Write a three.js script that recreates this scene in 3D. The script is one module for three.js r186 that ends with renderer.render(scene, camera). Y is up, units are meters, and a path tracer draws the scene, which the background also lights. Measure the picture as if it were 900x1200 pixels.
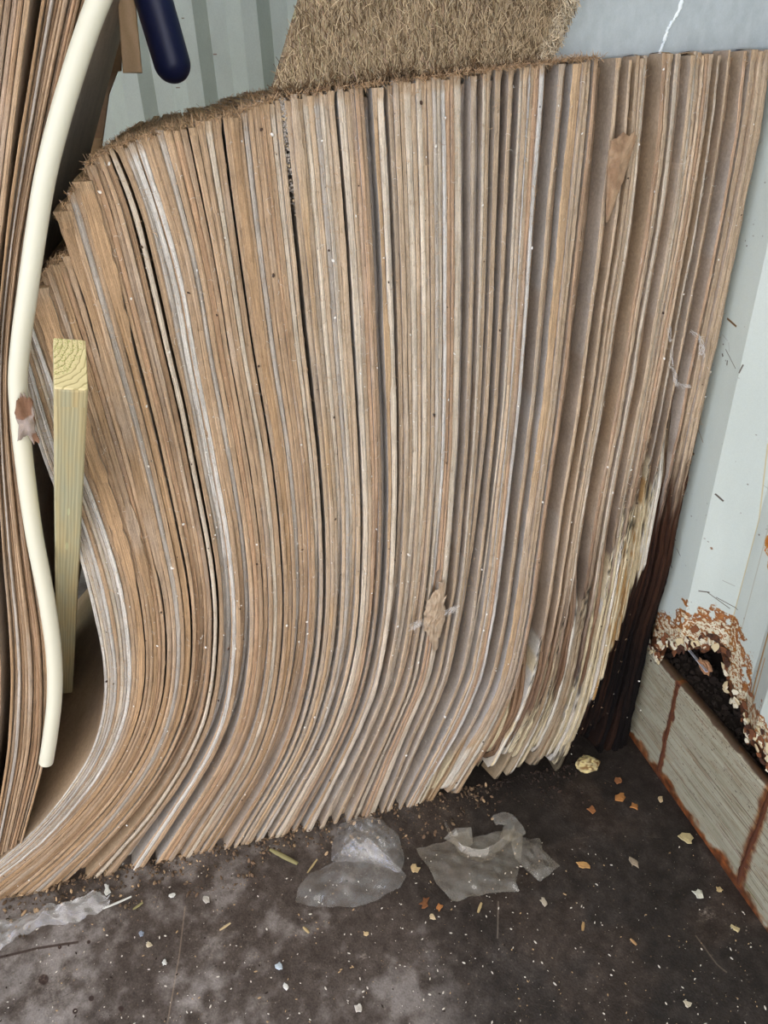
import * as THREE from 'three';
import { Sky } from 'three/addons/objects/Sky.js';
import { RoundedBoxGeometry } from 'three/addons/geometries/RoundedBoxGeometry.js';
import { mergeGeometries } from 'three/addons/utils/BufferGeometryUtils.js';

// ---------------------------------------------------------------- camera, sky, sun, exposure
const scene = new THREE.Scene();
const EYE = new THREE.Vector3(0, 1.2, 0), FOCAL = 862;             // focal length in pixels of the 900 x 1200 frame
const camera = new THREE.PerspectiveCamera(2 * Math.atan(600 / FOCAL) * 180 / Math.PI, 900 / 1200, 0.02, 200);
const UPC = new THREE.Vector3(-0.02918, 0.86375, 0.50308).normalize();          // world up seen from the camera
const AWC = new THREE.Vector3(-0.23942, 0.4826, -0.84248).normalize();          // along the side wall
const RTC = new THREE.Vector3().crossVectors(AWC, UPC).normalize();
AWC.crossVectors(UPC, RTC);
camera.position.copy(EYE);
camera.quaternion.setFromRotationMatrix(new THREE.Matrix4().makeBasis(RTC, UPC, AWC.clone().negate()).transpose());
scene.add(camera);

const sky = new Sky();
sky.scale.setScalar(1000);
const SUN = new THREE.Vector3(-0.5, 0.80, -0.25).normalize();
sky.material.uniforms.turbidity.value = 4;
sky.material.uniforms.rayleigh.value = 0.25;
sky.material.uniforms.mieCoefficient.value = 0.005;
sky.material.uniforms.sunPosition.value.copy(SUN);
if (sky.material.uniforms.cloudCoverage) sky.material.uniforms.cloudCoverage.value = 1.0;
scene.add(sky);
scene.background = null;
scene.environmentIntensity = 1.0;
const sunLight = new THREE.DirectionalLight(new THREE.Color(1, 0.93, 0.82), 9);
sunLight.position.copy(SUN).multiplyScalar(20);
sunLight.castShadow = true;
sunLight.shadow.radius = 1;
sunLight.shadow.mapSize.set(2048, 2048);
Object.assign(sunLight.shadow.camera, { left: -8, right: 8, top: 8, bottom: -8, near: 1, far: 60 });
sunLight.name = 'sun';
scene.add(sunLight, sunLight.target);

const renderer = new THREE.WebGLRenderer({ antialias: true });
renderer.toneMapping = THREE.LinearToneMapping;
renderer.toneMappingExposure = 1.4;
renderer.shadowMap.enabled = true;

// ---------------------------------------------------------------- helpers
function rng(seed) { let a = seed >>> 0; return () => { a = (a + 0x6d2b79f5) | 0; let t = Math.imul(a ^ (a >>> 15), 1 | a); t = (t + Math.imul(t ^ (t >>> 7), 61 | t)) ^ t; return ((t ^ (t >>> 14)) >>> 0) / 4294967296; }; }
const R = rng(7);
const rr = (a, b, r = R) => a + (b - a) * r();
const clamp = (x, a = 0, b = 1) => Math.min(b, Math.max(a, x));
const lerp = (a, b, t) => a + (b - a) * t;
const sstep = (a, b, x) => { const t = clamp((x - a) / (b - a)); return t * t * (3 - 2 * t); };
const TAB = new Float32Array(65536); { const h = rng(99); for (let i = 0; i < 65536; i++) TAB[i] = h() * 2 - 1; }
const hsh = (x, y) => TAB[(Math.imul(x, 73856093) ^ Math.imul(y, 19349663) ^ (Math.imul(x + 7, y + 13) << 3)) & 65535];
function vn(x, y) {                                                 // value noise, -1..1
  const ix = Math.floor(x), iy = Math.floor(y); let fx = x - ix, fy = y - iy;
  fx = fx * fx * (3 - 2 * fx); fy = fy * fy * (3 - 2 * fy);
  return lerp(lerp(hsh(ix, iy), hsh(ix + 1, iy), fx), lerp(hsh(ix, iy + 1), hsh(ix + 1, iy + 1), fx), fy);
}
const fbm = (x, y, o = 4) => { let s = 0, a = 0.55; for (let i = 0; i < o; i++) { s += a * vn(x, y); x = x * 2.03 + 17.1; y = y * 2.03 + 5.3; a *= 0.5; } return s; };
const lin = (c) => { c /= 255; return c <= 0.04045 ? c / 12.92 : Math.pow((c + 0.055) / 1.055, 2.4); };
const L3 = (r, g, b) => [lin(r), lin(g), lin(b)];
const mix3 = (a, b, t) => [lerp(a[0], b[0], t), lerp(a[1], b[1], t), lerp(a[2], b[2], t)];
const col = (r, g, b) => new THREE.Color().setRGB(lin(r), lin(g), lin(b));

function ray(px, py) {
  const d = new THREE.Vector3(px - 450, 600 - py, -FOCAL);
  return new THREE.Vector3(d.dot(RTC), d.dot(UPC), -d.dot(AWC));
}
const onZ = (px, py, z) => { const r = ray(px, py); return r.multiplyScalar(z / r.z).add(EYE); };
const onX = (px, py, x) => { const r = ray(px, py); return r.multiplyScalar(x / r.x).add(EYE); };
const onY = (px, py, y = 0) => { const r = ray(px, py); return r.multiplyScalar((y - EYE.y) / r.y).add(EYE); };

const used = {};
function numbered(n) { const k = used[n] = (used[n] ?? -1) + 1; return k ? n + '_' + String(k).padStart(3, '0') : n; }
function tag(o, label, category, group, kind) {
  if (label) o.userData.label = label;
  if (category) o.userData.category = category;
  if (group) o.userData.group = group;
  if (kind) o.userData.kind = kind;
  return o;
}
function mesh(name, geo, mat, parent = scene) {
  const m = new THREE.Mesh(geo, mat);
  m.name = parent === scene ? numbered(name) : name;
  if (parent !== scene) { const same = parent.children.filter((c) => c.name.replace(/_\d{3}$/, '') === name).length; if (same) m.name = name + '_' + String(same).padStart(3, '0'); }
  m.castShadow = m.receiveShadow = true;
  parent.add(m);
  return m;
}
function group(name, pos = [0, 0, 0]) { const g = new THREE.Group(); g.name = numbered(name); g.position.set(...pos); scene.add(g); return g; }
function dataTex(w, h, fn, srgb = true) {
  const d = new Uint8Array(w * h * 4);
  for (let y = 0, i = 0; y < h; y++) for (let x = 0; x < w; x++, i += 4) { const c = fn(x, y); d[i] = clamp(c[0], 0, 255); d[i + 1] = clamp(c[1], 0, 255); d[i + 2] = clamp(c[2], 0, 255); d[i + 3] = 255; }
  const t = new THREE.DataTexture(d, w, h); t.magFilter = THREE.LinearFilter; t.minFilter = THREE.LinearFilter;
  t.wrapS = t.wrapT = THREE.RepeatWrapping; if (srgb) t.colorSpace = THREE.SRGBColorSpace; t.needsUpdate = true; return t;
}
function canvasTex(w, h, paint, repeat = false) {
  const c = document.createElement('canvas'); c.width = w; c.height = h;
  paint(c.getContext('2d'), w, h);
  const t = new THREE.CanvasTexture(c); t.colorSpace = THREE.SRGBColorSpace;
  t.wrapS = t.wrapT = repeat ? THREE.RepeatWrapping : THREE.ClampToEdgeWrapping; return t;
}
function fillNoise(ctx, w, h, fn) {                                  // base coat of a canvas, computed per pixel
  const im = ctx.createImageData(w, h), d = im.data;
  for (let y = 0, i = 0; y < h; y++) for (let x = 0; x < w; x++, i += 4) { const c = fn(x, y); d[i] = c[0]; d[i + 1] = c[1]; d[i + 2] = c[2]; d[i + 3] = 255; }
  ctx.putImageData(im, 0, 0);
}
class Geo {                                                         // grids of vertices, each grid with normals of its own
  constructor() { this.p = []; this.c = []; this.u = []; this.idx = []; this.groups = []; }
  grid(rows, cols, fn, slot = 0) {                                   // fn(i, j) -> [x, y, z, colour, u, v]
    const base = this.p.length / 3, start = this.idx.length;
    for (let i = 0; i < rows; i++) for (let j = 0; j < cols; j++) { const v = fn(i, j); this.p.push(v[0], v[1], v[2]); this.c.push(...(v[3] || [1, 1, 1])); this.u.push(v[4] || 0, v[5] || 0); }
    for (let i = 0; i + 1 < rows; i++) for (let j = 0; j + 1 < cols; j++) { const a = base + i * cols + j, b = a + 1, d = a + cols, e = d + 1; this.idx.push(a, d, b, b, d, e); }
    this.groups.push([start, this.idx.length - start, slot]);
  }
  build() {
    const g = new THREE.BufferGeometry();
    g.setAttribute('position', new THREE.Float32BufferAttribute(this.p, 3));
    g.setAttribute('color', new THREE.Float32BufferAttribute(this.c, 3));
    g.setAttribute('uv', new THREE.Float32BufferAttribute(this.u, 2));
    g.setIndex(this.idx); for (const q of this.groups) g.addGroup(...q);
    g.computeVertexNormals(); return g;
  }
}

// ---------------------------------------------------------------- materials
const std = (o) => new THREE.MeshStandardMaterial({ roughness: 0.9, metalness: 0, ...o });
const edgeTex = dataTex(512, 1024, (x, y) => {
  const s = fbm(x * 0.16, y * 0.006, 4) * 48 + vn(x * 0.5 + 40, y * 0.02) * 22 + vn(x * 0.45, y * 0.45) * 18 + fbm(x * 0.03, y * 0.03, 3) * 16;
  const pit = vn(x * 0.28 + 9, y * 0.05 + 3) > 0.8 ? -38 : 0, fleck = hsh(x * 3 + 1, y * 5) > 0.985 ? 28 : 0, v = 214 + s + pit + fleck;
  return [v, v - 1, v - 3];
});
edgeTex.repeat.set(1, 1);
const faceTex = dataTex(512, 512, (x, y) => {
  const s = fbm(x * 0.02, y * 0.02, 4) * 22 + vn(x * 0.4, y * 0.4) * 12 + vn(x * 0.9, y * 0.9 + 50) * 9, w = hsh(x, y * 3) > 0.988 ? 30 : 0, v = 212 + s + w;
  return [v, v, v];
});
const EDGE = new THREE.MeshPhysicalMaterial({ map: edgeTex, bumpMap: edgeTex, bumpScale: 0.0012, vertexColors: true, roughness: 0.95, specularIntensity: 0.35 }); EDGE.name = 'board_edge';
const FACE = new THREE.MeshPhysicalMaterial({ map: faceTex, bumpMap: faceTex, bumpScale: 0.0005, vertexColors: true, roughness: 0.75, specularIntensity: 0.6 }); FACE.name = 'board_face';
const BOARD = [EDGE, FACE];

// ---------------------------------------------------------------- room: floor, walls, ceiling
const ZF = -0.902;                                                  // plane of the stack's front edges
const XW = 0.727, ZB = -2.2, ZO = 0.6, XL = -1.6, HC = 2.39;
const plain = (r, g, b, rough = 0.6) => std({ color: col(r, g, b), roughness: rough });

// floor: worn dark plywood; the part before the stack has a fine map of its own
const FX0 = -1.05, FX1 = 0.75, FZ0 = -1.0, FZ1 = -0.1;
const NF = 2048, MF = 1024;
const toFloor = (px, py) => { const p = onY(px, py); return [(p.x - FX0) / (FX1 - FX0) * NF, (FZ1 - p.z) / (FZ1 - FZ0) * MF]; };
function floorTone(x, z) {
  const wet = sstep(-0.12, 0.2, (x - 0.24) * 1.2 + fbm(x * 4 + 3, z * 4, 3) * 0.22 - (z + 0.55) * 0.35);
  const dust = sstep(-0.2, 0.5, fbm(x * 7 + 11, z * 7 + 4, 5) + 0.16 + 0.55 * fbm(x * 46, z * 46, 4) - (Math.max(x, -0.5) + 0.12) * 0.46);
  const fine = vn(x * 620, z * 620) * 12 + fbm(x * 70, z * 70, 4) * 20;
  const base = [66, 57, 52], dusty = [144, 138, 136], dark = [25, 19, 16], warm = [66, 51, 41];
  const wm = sstep(0.1, 0.4, fbm(x * 7 - 5, z * 7 + 21, 4)) * 0.7;
  const c = [0, 1, 2].map((i) => lerp(lerp(lerp(base[i], dusty[i], dust * 0.75), warm[i], wm * wet), dark[i], wet * 0.85 * (1 - wm * 0.5)) + fine);
  return c;
}
const floorNear = canvasTex(NF, MF, (ctx, w, h) => {
  const r = rng(21);
  fillNoise(ctx, w, h, (px, py) => floorTone(FX0 + (px + 0.5) / w * (FX1 - FX0), FZ1 - (py + 0.5) / h * (FZ1 - FZ0)));
  for (let i = 0; i < 5200; i++) {                                   // fine sawdust, grit and tiny scrapes
    const x = r() * w, y = r() * h, k = r();
    ctx.fillStyle = k < 0.55 ? `rgba(168,156,144,${0.25 + r() * 0.5})` : k < 0.8 ? `rgba(26,20,17,${0.3 + r() * 0.5})` : `rgba(176,140,96,${0.3 + r() * 0.5})`;
    const s = 0.6 + r() * r() * 2.2; ctx.fillRect(x, y, s * (0.7 + r()), s);
  }
  for (let i = 0; i < 240; i++) {
    const x = r() * w, y = r() * h, a = r() * 6.28, l = 6 + r() * 40; ctx.lineWidth = 0.6 + r() * 0.7;
    ctx.strokeStyle = r() < 0.6 ? `rgba(150,138,126,${0.1 + r() * 0.25})` : `rgba(20,15,12,${0.2 + r() * 0.3})`;
    ctx.beginPath(); ctx.moveTo(x, y); ctx.lineTo(x + Math.cos(a) * l, y + Math.sin(a) * l); ctx.stroke();
  }
  const line = (pts, style, lw) => { ctx.strokeStyle = style; ctx.lineWidth = lw; ctx.beginPath(); pts.forEach(([a, b], i) => { const q = toFloor(a, b); i ? ctx.lineTo(...q) : ctx.moveTo(...q); }); ctx.stroke(); };
  line([[-60, 1134], [0, 1122], [45, 1111], [92, 1104]], 'rgba(48,34,28,0.85)', 5);
  line([[217, 1062], [210, 1120], [196, 1200]], 'rgba(160,140,120,0.5)', 2.4);
  line([[584, 1056], [583, 1100]], 'rgba(150,140,128,0.5)', 3);
  line([[815, 1096], [840, 1130], [852, 1140]], 'rgba(140,128,112,0.45)', 3);
  for (const [a, b, s] of [[51, 1148, 8], [107, 1170, 4], [88, 1185, 4], [142, 1182, 4], [70, 1110, 3], [104, 1104, 3]]) { const q = toFloor(a, b); ctx.fillStyle = 'rgba(40,25,20,0.9)'; ctx.beginPath(); ctx.ellipse(q[0], q[1], s, s * 1.3, 0.6, 0, 6.3); ctx.fill(); }
  for (const [a, b, s] of [[250, 1110, 60], [60, 1160, 90], [828, 1072, 26], [426, 1121, 9]]) {   // dried dust marks
    const q = toFloor(a, b);
    for (let i = 0; i < s * 9; i++) { const t = r() * 6.283, d = Math.sqrt(r()) * s * (0.7 + 0.5 * vn(Math.cos(t) * 3 + a, Math.sin(t) * 3)); ctx.fillStyle = `rgba(158,148,138,${0.06 + r() * 0.16})`; ctx.fillRect(q[0] + Math.cos(t) * d, q[1] + Math.sin(t) * d, 1 + r() * 3, 1 + r() * 2); }
  }
});
const floorBump = dataTex(512, 512, (x, y) => { const v = 128 + fbm(x * 0.06, y * 0.06, 4) * 70 + vn(x * 0.5, y * 0.5) * 25; return [v, v, v]; }, false);
floorBump.repeat.set(4, 2);
const FLOORNEAR = std({ map: floorNear, bumpMap: floorBump, bumpScale: 0.0015, roughness: 0.62 });
const farTex = dataTex(512, 512, (x, y) => floorTone(-1.4 + x * 0.0016, -1.9 + y * 0.0016));
farTex.wrapS = farTex.wrapT = THREE.MirroredRepeatWrapping; farTex.repeat.set(1.1, 0.9);
const FLOORFAR = std({ map: farTex, roughness: 0.66 });
{
  const g = new Geo(), xs = [XL - 0.1, FX0, FX1, XW + 0.15], zs = [ZB - 0.1, FZ0, FZ1, ZO];
  for (let a = 0; a < 3; a++) for (let b = 0; b < 3; b++) g.grid(2, 2, (i, j) => { const x = xs[a + j], z = zs[b + i]; return [x, 0, z, null, (x - FX0) / (FX1 - FX0), (z - FZ0) / (FZ1 - FZ0)]; }, a === 1 && b === 1 ? 0 : 1);
  const f = mesh('floor', g.build(), [FLOORNEAR, FLOORFAR]); tag(f, 'dark dusty container floor scattered with wood flakes and scraps', null, null, 'structure');
  const under = mesh('floor_slab', new THREE.BoxGeometry(2.75, 0.12, ZO - ZB + 0.1), FLOORFAR, f); under.position.set(-0.43, -0.062, (ZO + ZB) / 2);
}
tag(mesh('ground', mergeGeometries([new THREE.BoxGeometry(40, 0.1, 30).translate(0, -0.3, 15 + ZO), new THREE.BoxGeometry(18, 0.1, 12).translate(XL - 9.1, -0.3, ZO - 6)]), plain(150, 146, 138, 0.95)), 'pale concrete yard outside the open container', null, null, 'structure');
tag(mesh('ceiling', new THREE.BoxGeometry(2.8, 0.06, ZO - ZB + 0.2).translate(-0.43, HC + 0.03, (ZO + ZB) / 2 - 0.05), plain(196, 200, 190)), 'flat painted steel container roof', null, null, 'structure');

// corrugation: depth as a function of the position along a wall (flat, slope, flat, slope)
function corr(t, P, depth, f1, sl, f2) { t = ((t % P) + P) % P; return t < f1 ? 0 : t < f1 + sl ? depth * (t - f1) / sl : t < f1 + sl + f2 ? depth : depth * (1 - (t - f1 - sl - f2) / (P - f1 - sl - f2)); }
function corrBreaks(a, b, P, f1, sl, f2, phase) { const o = [a]; for (let k = Math.floor((a - phase) / P) - 1; k < (b - phase) / P + 1; k++) for (const q of [0, f1, f1 + sl, f1 + sl + f2]) { const t = phase + k * P + q; if (t > a + 1e-4 && t < b - 1e-4) o.push(t); } o.push(b); return o; }

const WALLPAINT = [190, 198, 188];
const backTex = canvasTex(1024, 1024, (ctx, w, h) => {
  const r = rng(5);
  fillNoise(ctx, w, h, (x, y) => { const n = fbm(x * 0.02, y * 0.01, 4) * 9 + vn(x * 0.5, y * 0.5) * 4; return [200 + n, 208 + n, 196 + n]; });
  for (let i = 0; i < 70; i++) { const x = r() * w, y = r() * h; ctx.fillStyle = `rgba(${60 + r() * 40},${44 + r() * 20},26,${0.5 + r() * 0.4})`; ctx.fillRect(x, y, 3 + r() * 12, 1 + r() * 2); }
}, true);
const BACK = std({ map: backTex, roughness: 0.55 });
{ // back wall
  const P = 0.155, ph = 0.106, A = [0.043, 0.037, 0.039], brk = corrBreaks(XL - 0.1, XW + 0.1, P, ...A, ph), g = new Geo();
  for (let k = 0; k + 1 < brk.length; k++) g.grid(2, 2, (i, j) => { const x = brk[k + j]; return [x, (1 - i) * HC, ZB - 0.03 + corr(x - ph + 1e-5 * (j ? -1 : 1), P, 0.03, ...A), null, x / 0.9, (1 - i) * HC / 0.9]; });
  const w = mesh('wall_back', g.build(), BACK); tag(w, 'corrugated pale green container end wall with small rust scratches', null, null, 'structure');
  mesh('outer_skin', new THREE.BoxGeometry(2.6, HC, 0.02).translate(-0.43, HC / 2, ZB - 0.06), BACK, w);
}
{ // left wall, cut short; unseen opening added for light from the left
  const w = mesh('wall_left', mergeGeometries([new THREE.BoxGeometry(0.04, HC, -0.75 - ZB).translate(XL - 0.02, HC / 2, (-0.75 + ZB) / 2), new THREE.BoxGeometry(0.12, HC, 0.12).translate(XL, HC / 2, ZO - 0.06)]), plain(183, 190, 176)); tag(w, 'pale green painted container side wall cut short by an added opening for light from the left', null, null, 'structure');
}

// right wall: corrugated panel with a rusted-out foot over the bottom rail
const WZ0 = -1.1, WZ1 = -0.2, WY0 = 0.2, WY1 = 1.4;
const WP = 0.278, WPH = -0.936;                                      // flat -0.936..-0.864, slope out ..-0.796, flat ..-0.726
const wallX = (z) => XW + corr(z - WPH, WP, 0.036, 0.072, 0.068, 0.07);
const hole = [[782, 800], [784, 770], [786, 750], [795, 757], [807, 761], [820, 759], [832, 761], [838, 756], [842, 776], [848, 802], [856, 826], [867, 838], [880, 850], [899, 868]].map(([a, b]) => { const p = onX(a, b, 0.757); return [p.z, p.y]; });
hole.sort((a, b) => a[0] - b[0]);
function wallFoot(z) {
  if (z < hole[0][0]) return 0.246;
  let y = 0.275; const n = hole.length;
  for (let i = 0; i + 1 < n; i++) if (z >= hole[i][0] && z <= hole[i + 1][0]) y = lerp(hole[i][1], hole[i + 1][1], (z - hole[i][0]) / (hole[i + 1][0] - hole[i][0]));
  if (z > hole[n - 1][0]) y = lerp(hole[n - 1][1], 0.25, clamp((z - hole[n - 1][0]) / 0.5));
  return Math.max(0.246, y + (z < -0.3 ? vn(z * 260, 3) * 0.005 + vn(z * 90, 8) * 0.006 : 0));
}
const rustD = (z, y) => { // distance-like measure from the rusted foot
  let d = 9; for (const [a, b] of hole) d = Math.min(d, Math.hypot((z - a), (y - b) * 1.0)); return Math.min(d, Math.max(0, y - wallFoot(z)) + (z < -0.9 ? 0.03 : 0));
};
const wallTex = canvasTex(1536, 2048, (ctx, w, h) => {
  const r = rng(31), at = (px, py) => { const p = onX(px, py, 0.755); return [(p.z - WZ0) / (WZ1 - WZ0) * w, (WY1 - p.y) / (WY1 - WY0) * h]; };
  fillNoise(ctx, w, h, (x, y) => {
    const z = WZ0 + x / w * (WZ1 - WZ0), yy = WY1 - y / h * (WY1 - WY0), n = fbm(x * 0.012, y * 0.004, 4) * 7 + vn(x * 0.6, y * 0.6) * 3;
    let c = [WALLPAINT[0] + n, WALLPAINT[1] + n, WALLPAINT[2] + n];
    if (yy < 0.62) {
      const d = rustD(z, yy), e = d + fbm(z * 75, yy * 75, 5) * 0.034, f = fbm(z * 260 + 9, yy * 260, 4);
      const peel = sstep(0.066, 0.045, e), cr = Math.abs(vn(z * 150, yy * 150) + 0.5 * vn(z * 330, yy * 330)) < 0.1 ? 1 : 0;
      if (peel > 0.5) c = [206 + f * 22, 200 + f * 24, 174 + f * 32];
      if (peel > 0.5 && cr) c = [128, 78, 38];
      const rim = 1 - Math.min(1, Math.abs(e - 0.058) / 0.013); if (rim > 0.15 && f > -0.35) c = [0, 1, 2].map((k) => lerp(c[k], [136 + f * 44, 84 + f * 38, 42 + f * 20][k], sstep(0.15, 0.6, rim)));
      if (e < 0.014) c = [70 + f * 50, 42 + f * 30, 24 + f * 14];
      else if (e < 0.04 && f > 0.12) c = [128 + f * 40, 78 + f * 36, 38];
    }
    return c;
  });
  const streak = (pts, c, lw, n = 1) => { for (let k = 0; k < n; k++) { ctx.strokeStyle = c; ctx.lineWidth = lw; ctx.beginPath(); pts.forEach(([a, b], i) => { const q = at(a, b); i ? ctx.lineTo(q[0] + r() * 3, q[1]) : ctx.moveTo(q[0], q[1]); }); ctx.stroke(); } };
  streak([[899, 742], [882, 812]], 'rgba(176,122,44,0.75)', 9); streak([[900, 770], [888, 820]], 'rgba(170,110,40,0.7)', 6); streak([[899, 740], [880, 815]], 'rgba(120,72,28,0.6)', 3);
  streak([[899, 520], [884, 610], [851, 735]], 'rgba(190,160,96,0.55)', 3); streak([[899, 603], [862, 745]], 'rgba(150,140,112,0.5)', 2.5);
  for (const [a, b, s] of [[897, 640, 20], [899, 662, 16], [895, 634, 12]]) { const q = at(a, b); for (let i = 0; i < 160; i++) { const t = r() * 6.28, d = Math.sqrt(r()) * s; ctx.fillStyle = `rgba(${150 + r() * 60},${90 + r() * 40},40,0.6)`; ctx.fillRect(q[0] + Math.cos(t) * d, q[1] + Math.sin(t) * d * 1.5, 2 + r() * 4, 2 + r() * 4); } }
  const scratch = (a, b, l, ang, lw, c = 'rgba(58,46,34,0.85)') => { const q = at(a, b); ctx.strokeStyle = c; ctx.lineWidth = lw; ctx.beginPath(); ctx.moveTo(q[0], q[1]); ctx.lineTo(q[0] + Math.cos(ang) * l, q[1] + Math.sin(ang) * l); ctx.stroke(); };
  scratch(872, 371, 40, 0.25, 5, 'rgba(96,62,26,0.9)'); scratch(855, 576, 26, 0.5, 5); scratch(826, 520, 12, 0.1, 8, 'rgba(84,60,30,0.9)'); scratch(828, 527, 14, 0.1, 7, 'rgba(84,60,30,0.9)');
  scratch(838, 692, 66, 0.3, 2); scratch(832, 690, 30, -0.4, 3); scratch(844, 699, 60, 0.1, 2); scratch(835, 497, 50, 0.7, 2, 'rgba(120,92,50,0.8)'); scratch(870, 407, 60, 0.6, 1.6); scratch(872, 420, 12, 1.4, 3); scratch(866, 412, 8, 1, 4); scratch(829, 482, 10, 0.6, 5); scratch(890, 425, 24, 1.8, 3); scratch(805, 625, 20, 0.3, 3); scratch(810, 640, 26, 0.5, 2); scratch(846, 639, 7, 1, 6, 'rgba(110,70,40,0.8)'); scratch(800, 655, 24, 0.4, 3);
  for (let i = 0; i < 420; i++) { ctx.fillStyle = `rgba(70,58,44,${0.25 + r() * 0.5})`; ctx.fillRect(r() * w, r() * h, 1 + r() * 4, 1 + r() * 4); }
  for (let i = 0; i < 60; i++) { const x = r() * w, y = r() * h, a = (r() - 0.5) * 1.6 + 0.4; ctx.strokeStyle = `rgba(80,70,54,${0.2 + r() * 0.4})`; ctx.lineWidth = 1 + r(); ctx.beginPath(); ctx.moveTo(x, y); ctx.lineTo(x + Math.cos(a) * (10 + r() * 40), y + Math.sin(a) * (10 + r() * 40)); ctx.stroke(); }
  for (let i = 0; i < 70; i++) { const q = at(893 - i * 0.92 + r() * 3, 150 + i * 5.2 + r() * 4); ctx.fillStyle = `rgba(52,40,28,${0.3 + r() * 0.5})`; ctx.fillRect(q[0] - 3, q[1], 2 + r() * 4, 5 + r() * 18); }
});
const WALLR = std({ map: wallTex, roughness: 0.42 });
const wallRight = group('wall_right'); tag(wallRight, 'corrugated pale green container side wall rusted through at its foot', null, null, 'structure');
{
  const zs = new Set(corrBreaks(ZB, ZO, WP, 0.072, 0.068, 0.07, WPH)); for (let z = -1.0; z < -0.25; z += 0.004) zs.add(z);
  const Z = [...zs].sort((a, b) => a - b), g = new Geo(), ROWS = 14;
  for (const off of [0, 0.004]) {
    const V = (i, j) => { const z = Z[j], f = wallFoot(z), t = i / (ROWS - 1), y = lerp(f, HC, t * t), curl = off ? 0 : 0; return [wallX(z) + off + curl, y, z, null, (z - WZ0) / (WZ1 - WZ0), (y - WY0) / (WY1 - WY0)]; };
    g.grid(ROWS, Z.length, V);
  }
  g.grid(2, Z.length, (i, j) => { const z = Z[j], f = wallFoot(z); return [wallX(z) + i * 0.004, f, z, null, (z - WZ0) / (WZ1 - WZ0), (f - WY0) / (WY1 - WY0)]; });
  mesh('corrugated_panel', g.build().toNonIndexed(), WALLR, wallRight).geometry.computeVertexNormals();
  // bottom rail
  const railTex = canvasTex(2048, 512, (ctx, w, h) => {
    const r = rng(77), RZ0 = -1.1, RZ1 = -0.2;
    fillNoise(ctx, w, h, (x, y) => {
      const z = RZ0 + x / w * (RZ1 - RZ0), yy = (1 - y / h) * 0.25, n = fbm(x * 0.006, y * 0.05, 4) * 16 + vn(x * 0.5, y * 0.5) * 4;
      let c = [156 + n, 152 + n, 130 + n];
      const st = fbm(x * 0.008, y * 0.09 + x * 0.004, 4); if (st > 0.3 && yy > 0.06) c = c.map((q, k) => lerp(q, [112, 92, 62][k], sstep(0.3, 0.5, st) * 0.3));
      const e = yy + 0.008 + fbm(z * 26, yy * 30, 4) * 0.022, f = fbm(x * 0.05, y * 0.05, 3);
      if (e < 0.03) c = [0, 1, 2].map((k) => lerp(c[k], [104 + f * 54, 58 + f * 30, 28 + f * 14][k], sstep(0.032, 0.02, e)));
      if (e < 0.009) c = [58 + f * 30, 34 + f * 16, 20];
      const tp = 0.247 - yy + fbm(z * 30 + 5, yy * 40, 3) * 0.008; if (tp < 0.005) c = [0, 1, 2].map((k) => lerp(c[k], [66, 48, 34][k], sstep(0.006, 0.002, tp) * 0.9));
      for (const wz of [-0.846, -0.603]) { const d = Math.abs(z - wz + fbm(yy * 30, wz, 2) * 0.006); if (d < 0.03) { const k2 = sstep(wz < -0.7 ? 0.009 : 0.015, 0.003, d + f * 0.005); c = c.map((q, k) => lerp(q, [108 + f * 40, 62 + f * 26, 32][k], k2)); } }
      return c;
    });
    for (let i = 0; i < 900; i++) { const x = r() * w, y = r() * h * 0.9, l = 20 + r() * r() * 420; ctx.strokeStyle = `rgba(${70 + r() * 50},${52 + r() * 36},${34 + r() * 20},${0.25 + r() * 0.6})`; ctx.lineWidth = 0.6 + r() * r() * r() * 4.5; ctx.beginPath(); ctx.moveTo(x, y); ctx.lineTo(x + l, y + (r() - 0.4) * l * 0.05); ctx.stroke(); }
    for (let i = 0; i < 110; i++) { const x = r() * w, y = r() * h * 0.85, l = 12 + r() * 240; ctx.strokeStyle = `rgba(206,208,190,${0.15 + r() * 0.4})`; ctx.lineWidth = 0.6 + r() * 1.4; ctx.beginPath(); ctx.moveTo(x, y); ctx.lineTo(x + l, y + (r() - 0.5) * l * 0.05); ctx.stroke(); }
    for (let i = 0; i < 1500; i++) { ctx.fillStyle = `rgba(58,42,28,${0.3 + r() * 0.6})`; const y = r() * r() * h; ctx.fillRect(r() * w, y, 1 + r() * r() * 14, 1 + r() * 3.5); }
    for (let i = 0; i < 26; i++) { const x = r() * w, y = r() * h * 0.8, l = 200 + r() * 700; ctx.strokeStyle = `rgba(66,46,30,${0.5 + r() * 0.4})`; ctx.lineWidth = 1.2 + r() * 2.2; ctx.beginPath(); ctx.moveTo(x, y); ctx.quadraticCurveTo(x + l / 2, y + 6 * r(), x + l, y + (r() - 0.3) * 22); ctx.stroke(); }
  });
  const RAIL = std({ map: railTex, roughness: 0.5 }), g2 = new Geo();
  const prof = [[0.732, -0.01], [0.73, 0.006], [0.73, 0.238], [0.7325, 0.245], [0.739, 0.247], [0.748, 0.245], [0.75, 0.236]];
  g2.grid(2, prof.length, (i, j) => { const z = i ? ZO : ZB, [x, y] = prof[j]; return [x, y, z, null, (z + 1.1) / 0.9, clamp(y / 0.25, 0.01, 0.99)]; });
  const rail = mesh('bottom_rail', g2.build(), RAIL, wallRight);
  const DIRT = plain(34, 25, 20, 1);
  mesh('rail_ledge', new THREE.BoxGeometry(0.13, 0.02, ZO - ZB).translate(0.811, 0.222, (ZO + ZB) / 2), DIRT, wallRight);
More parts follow.
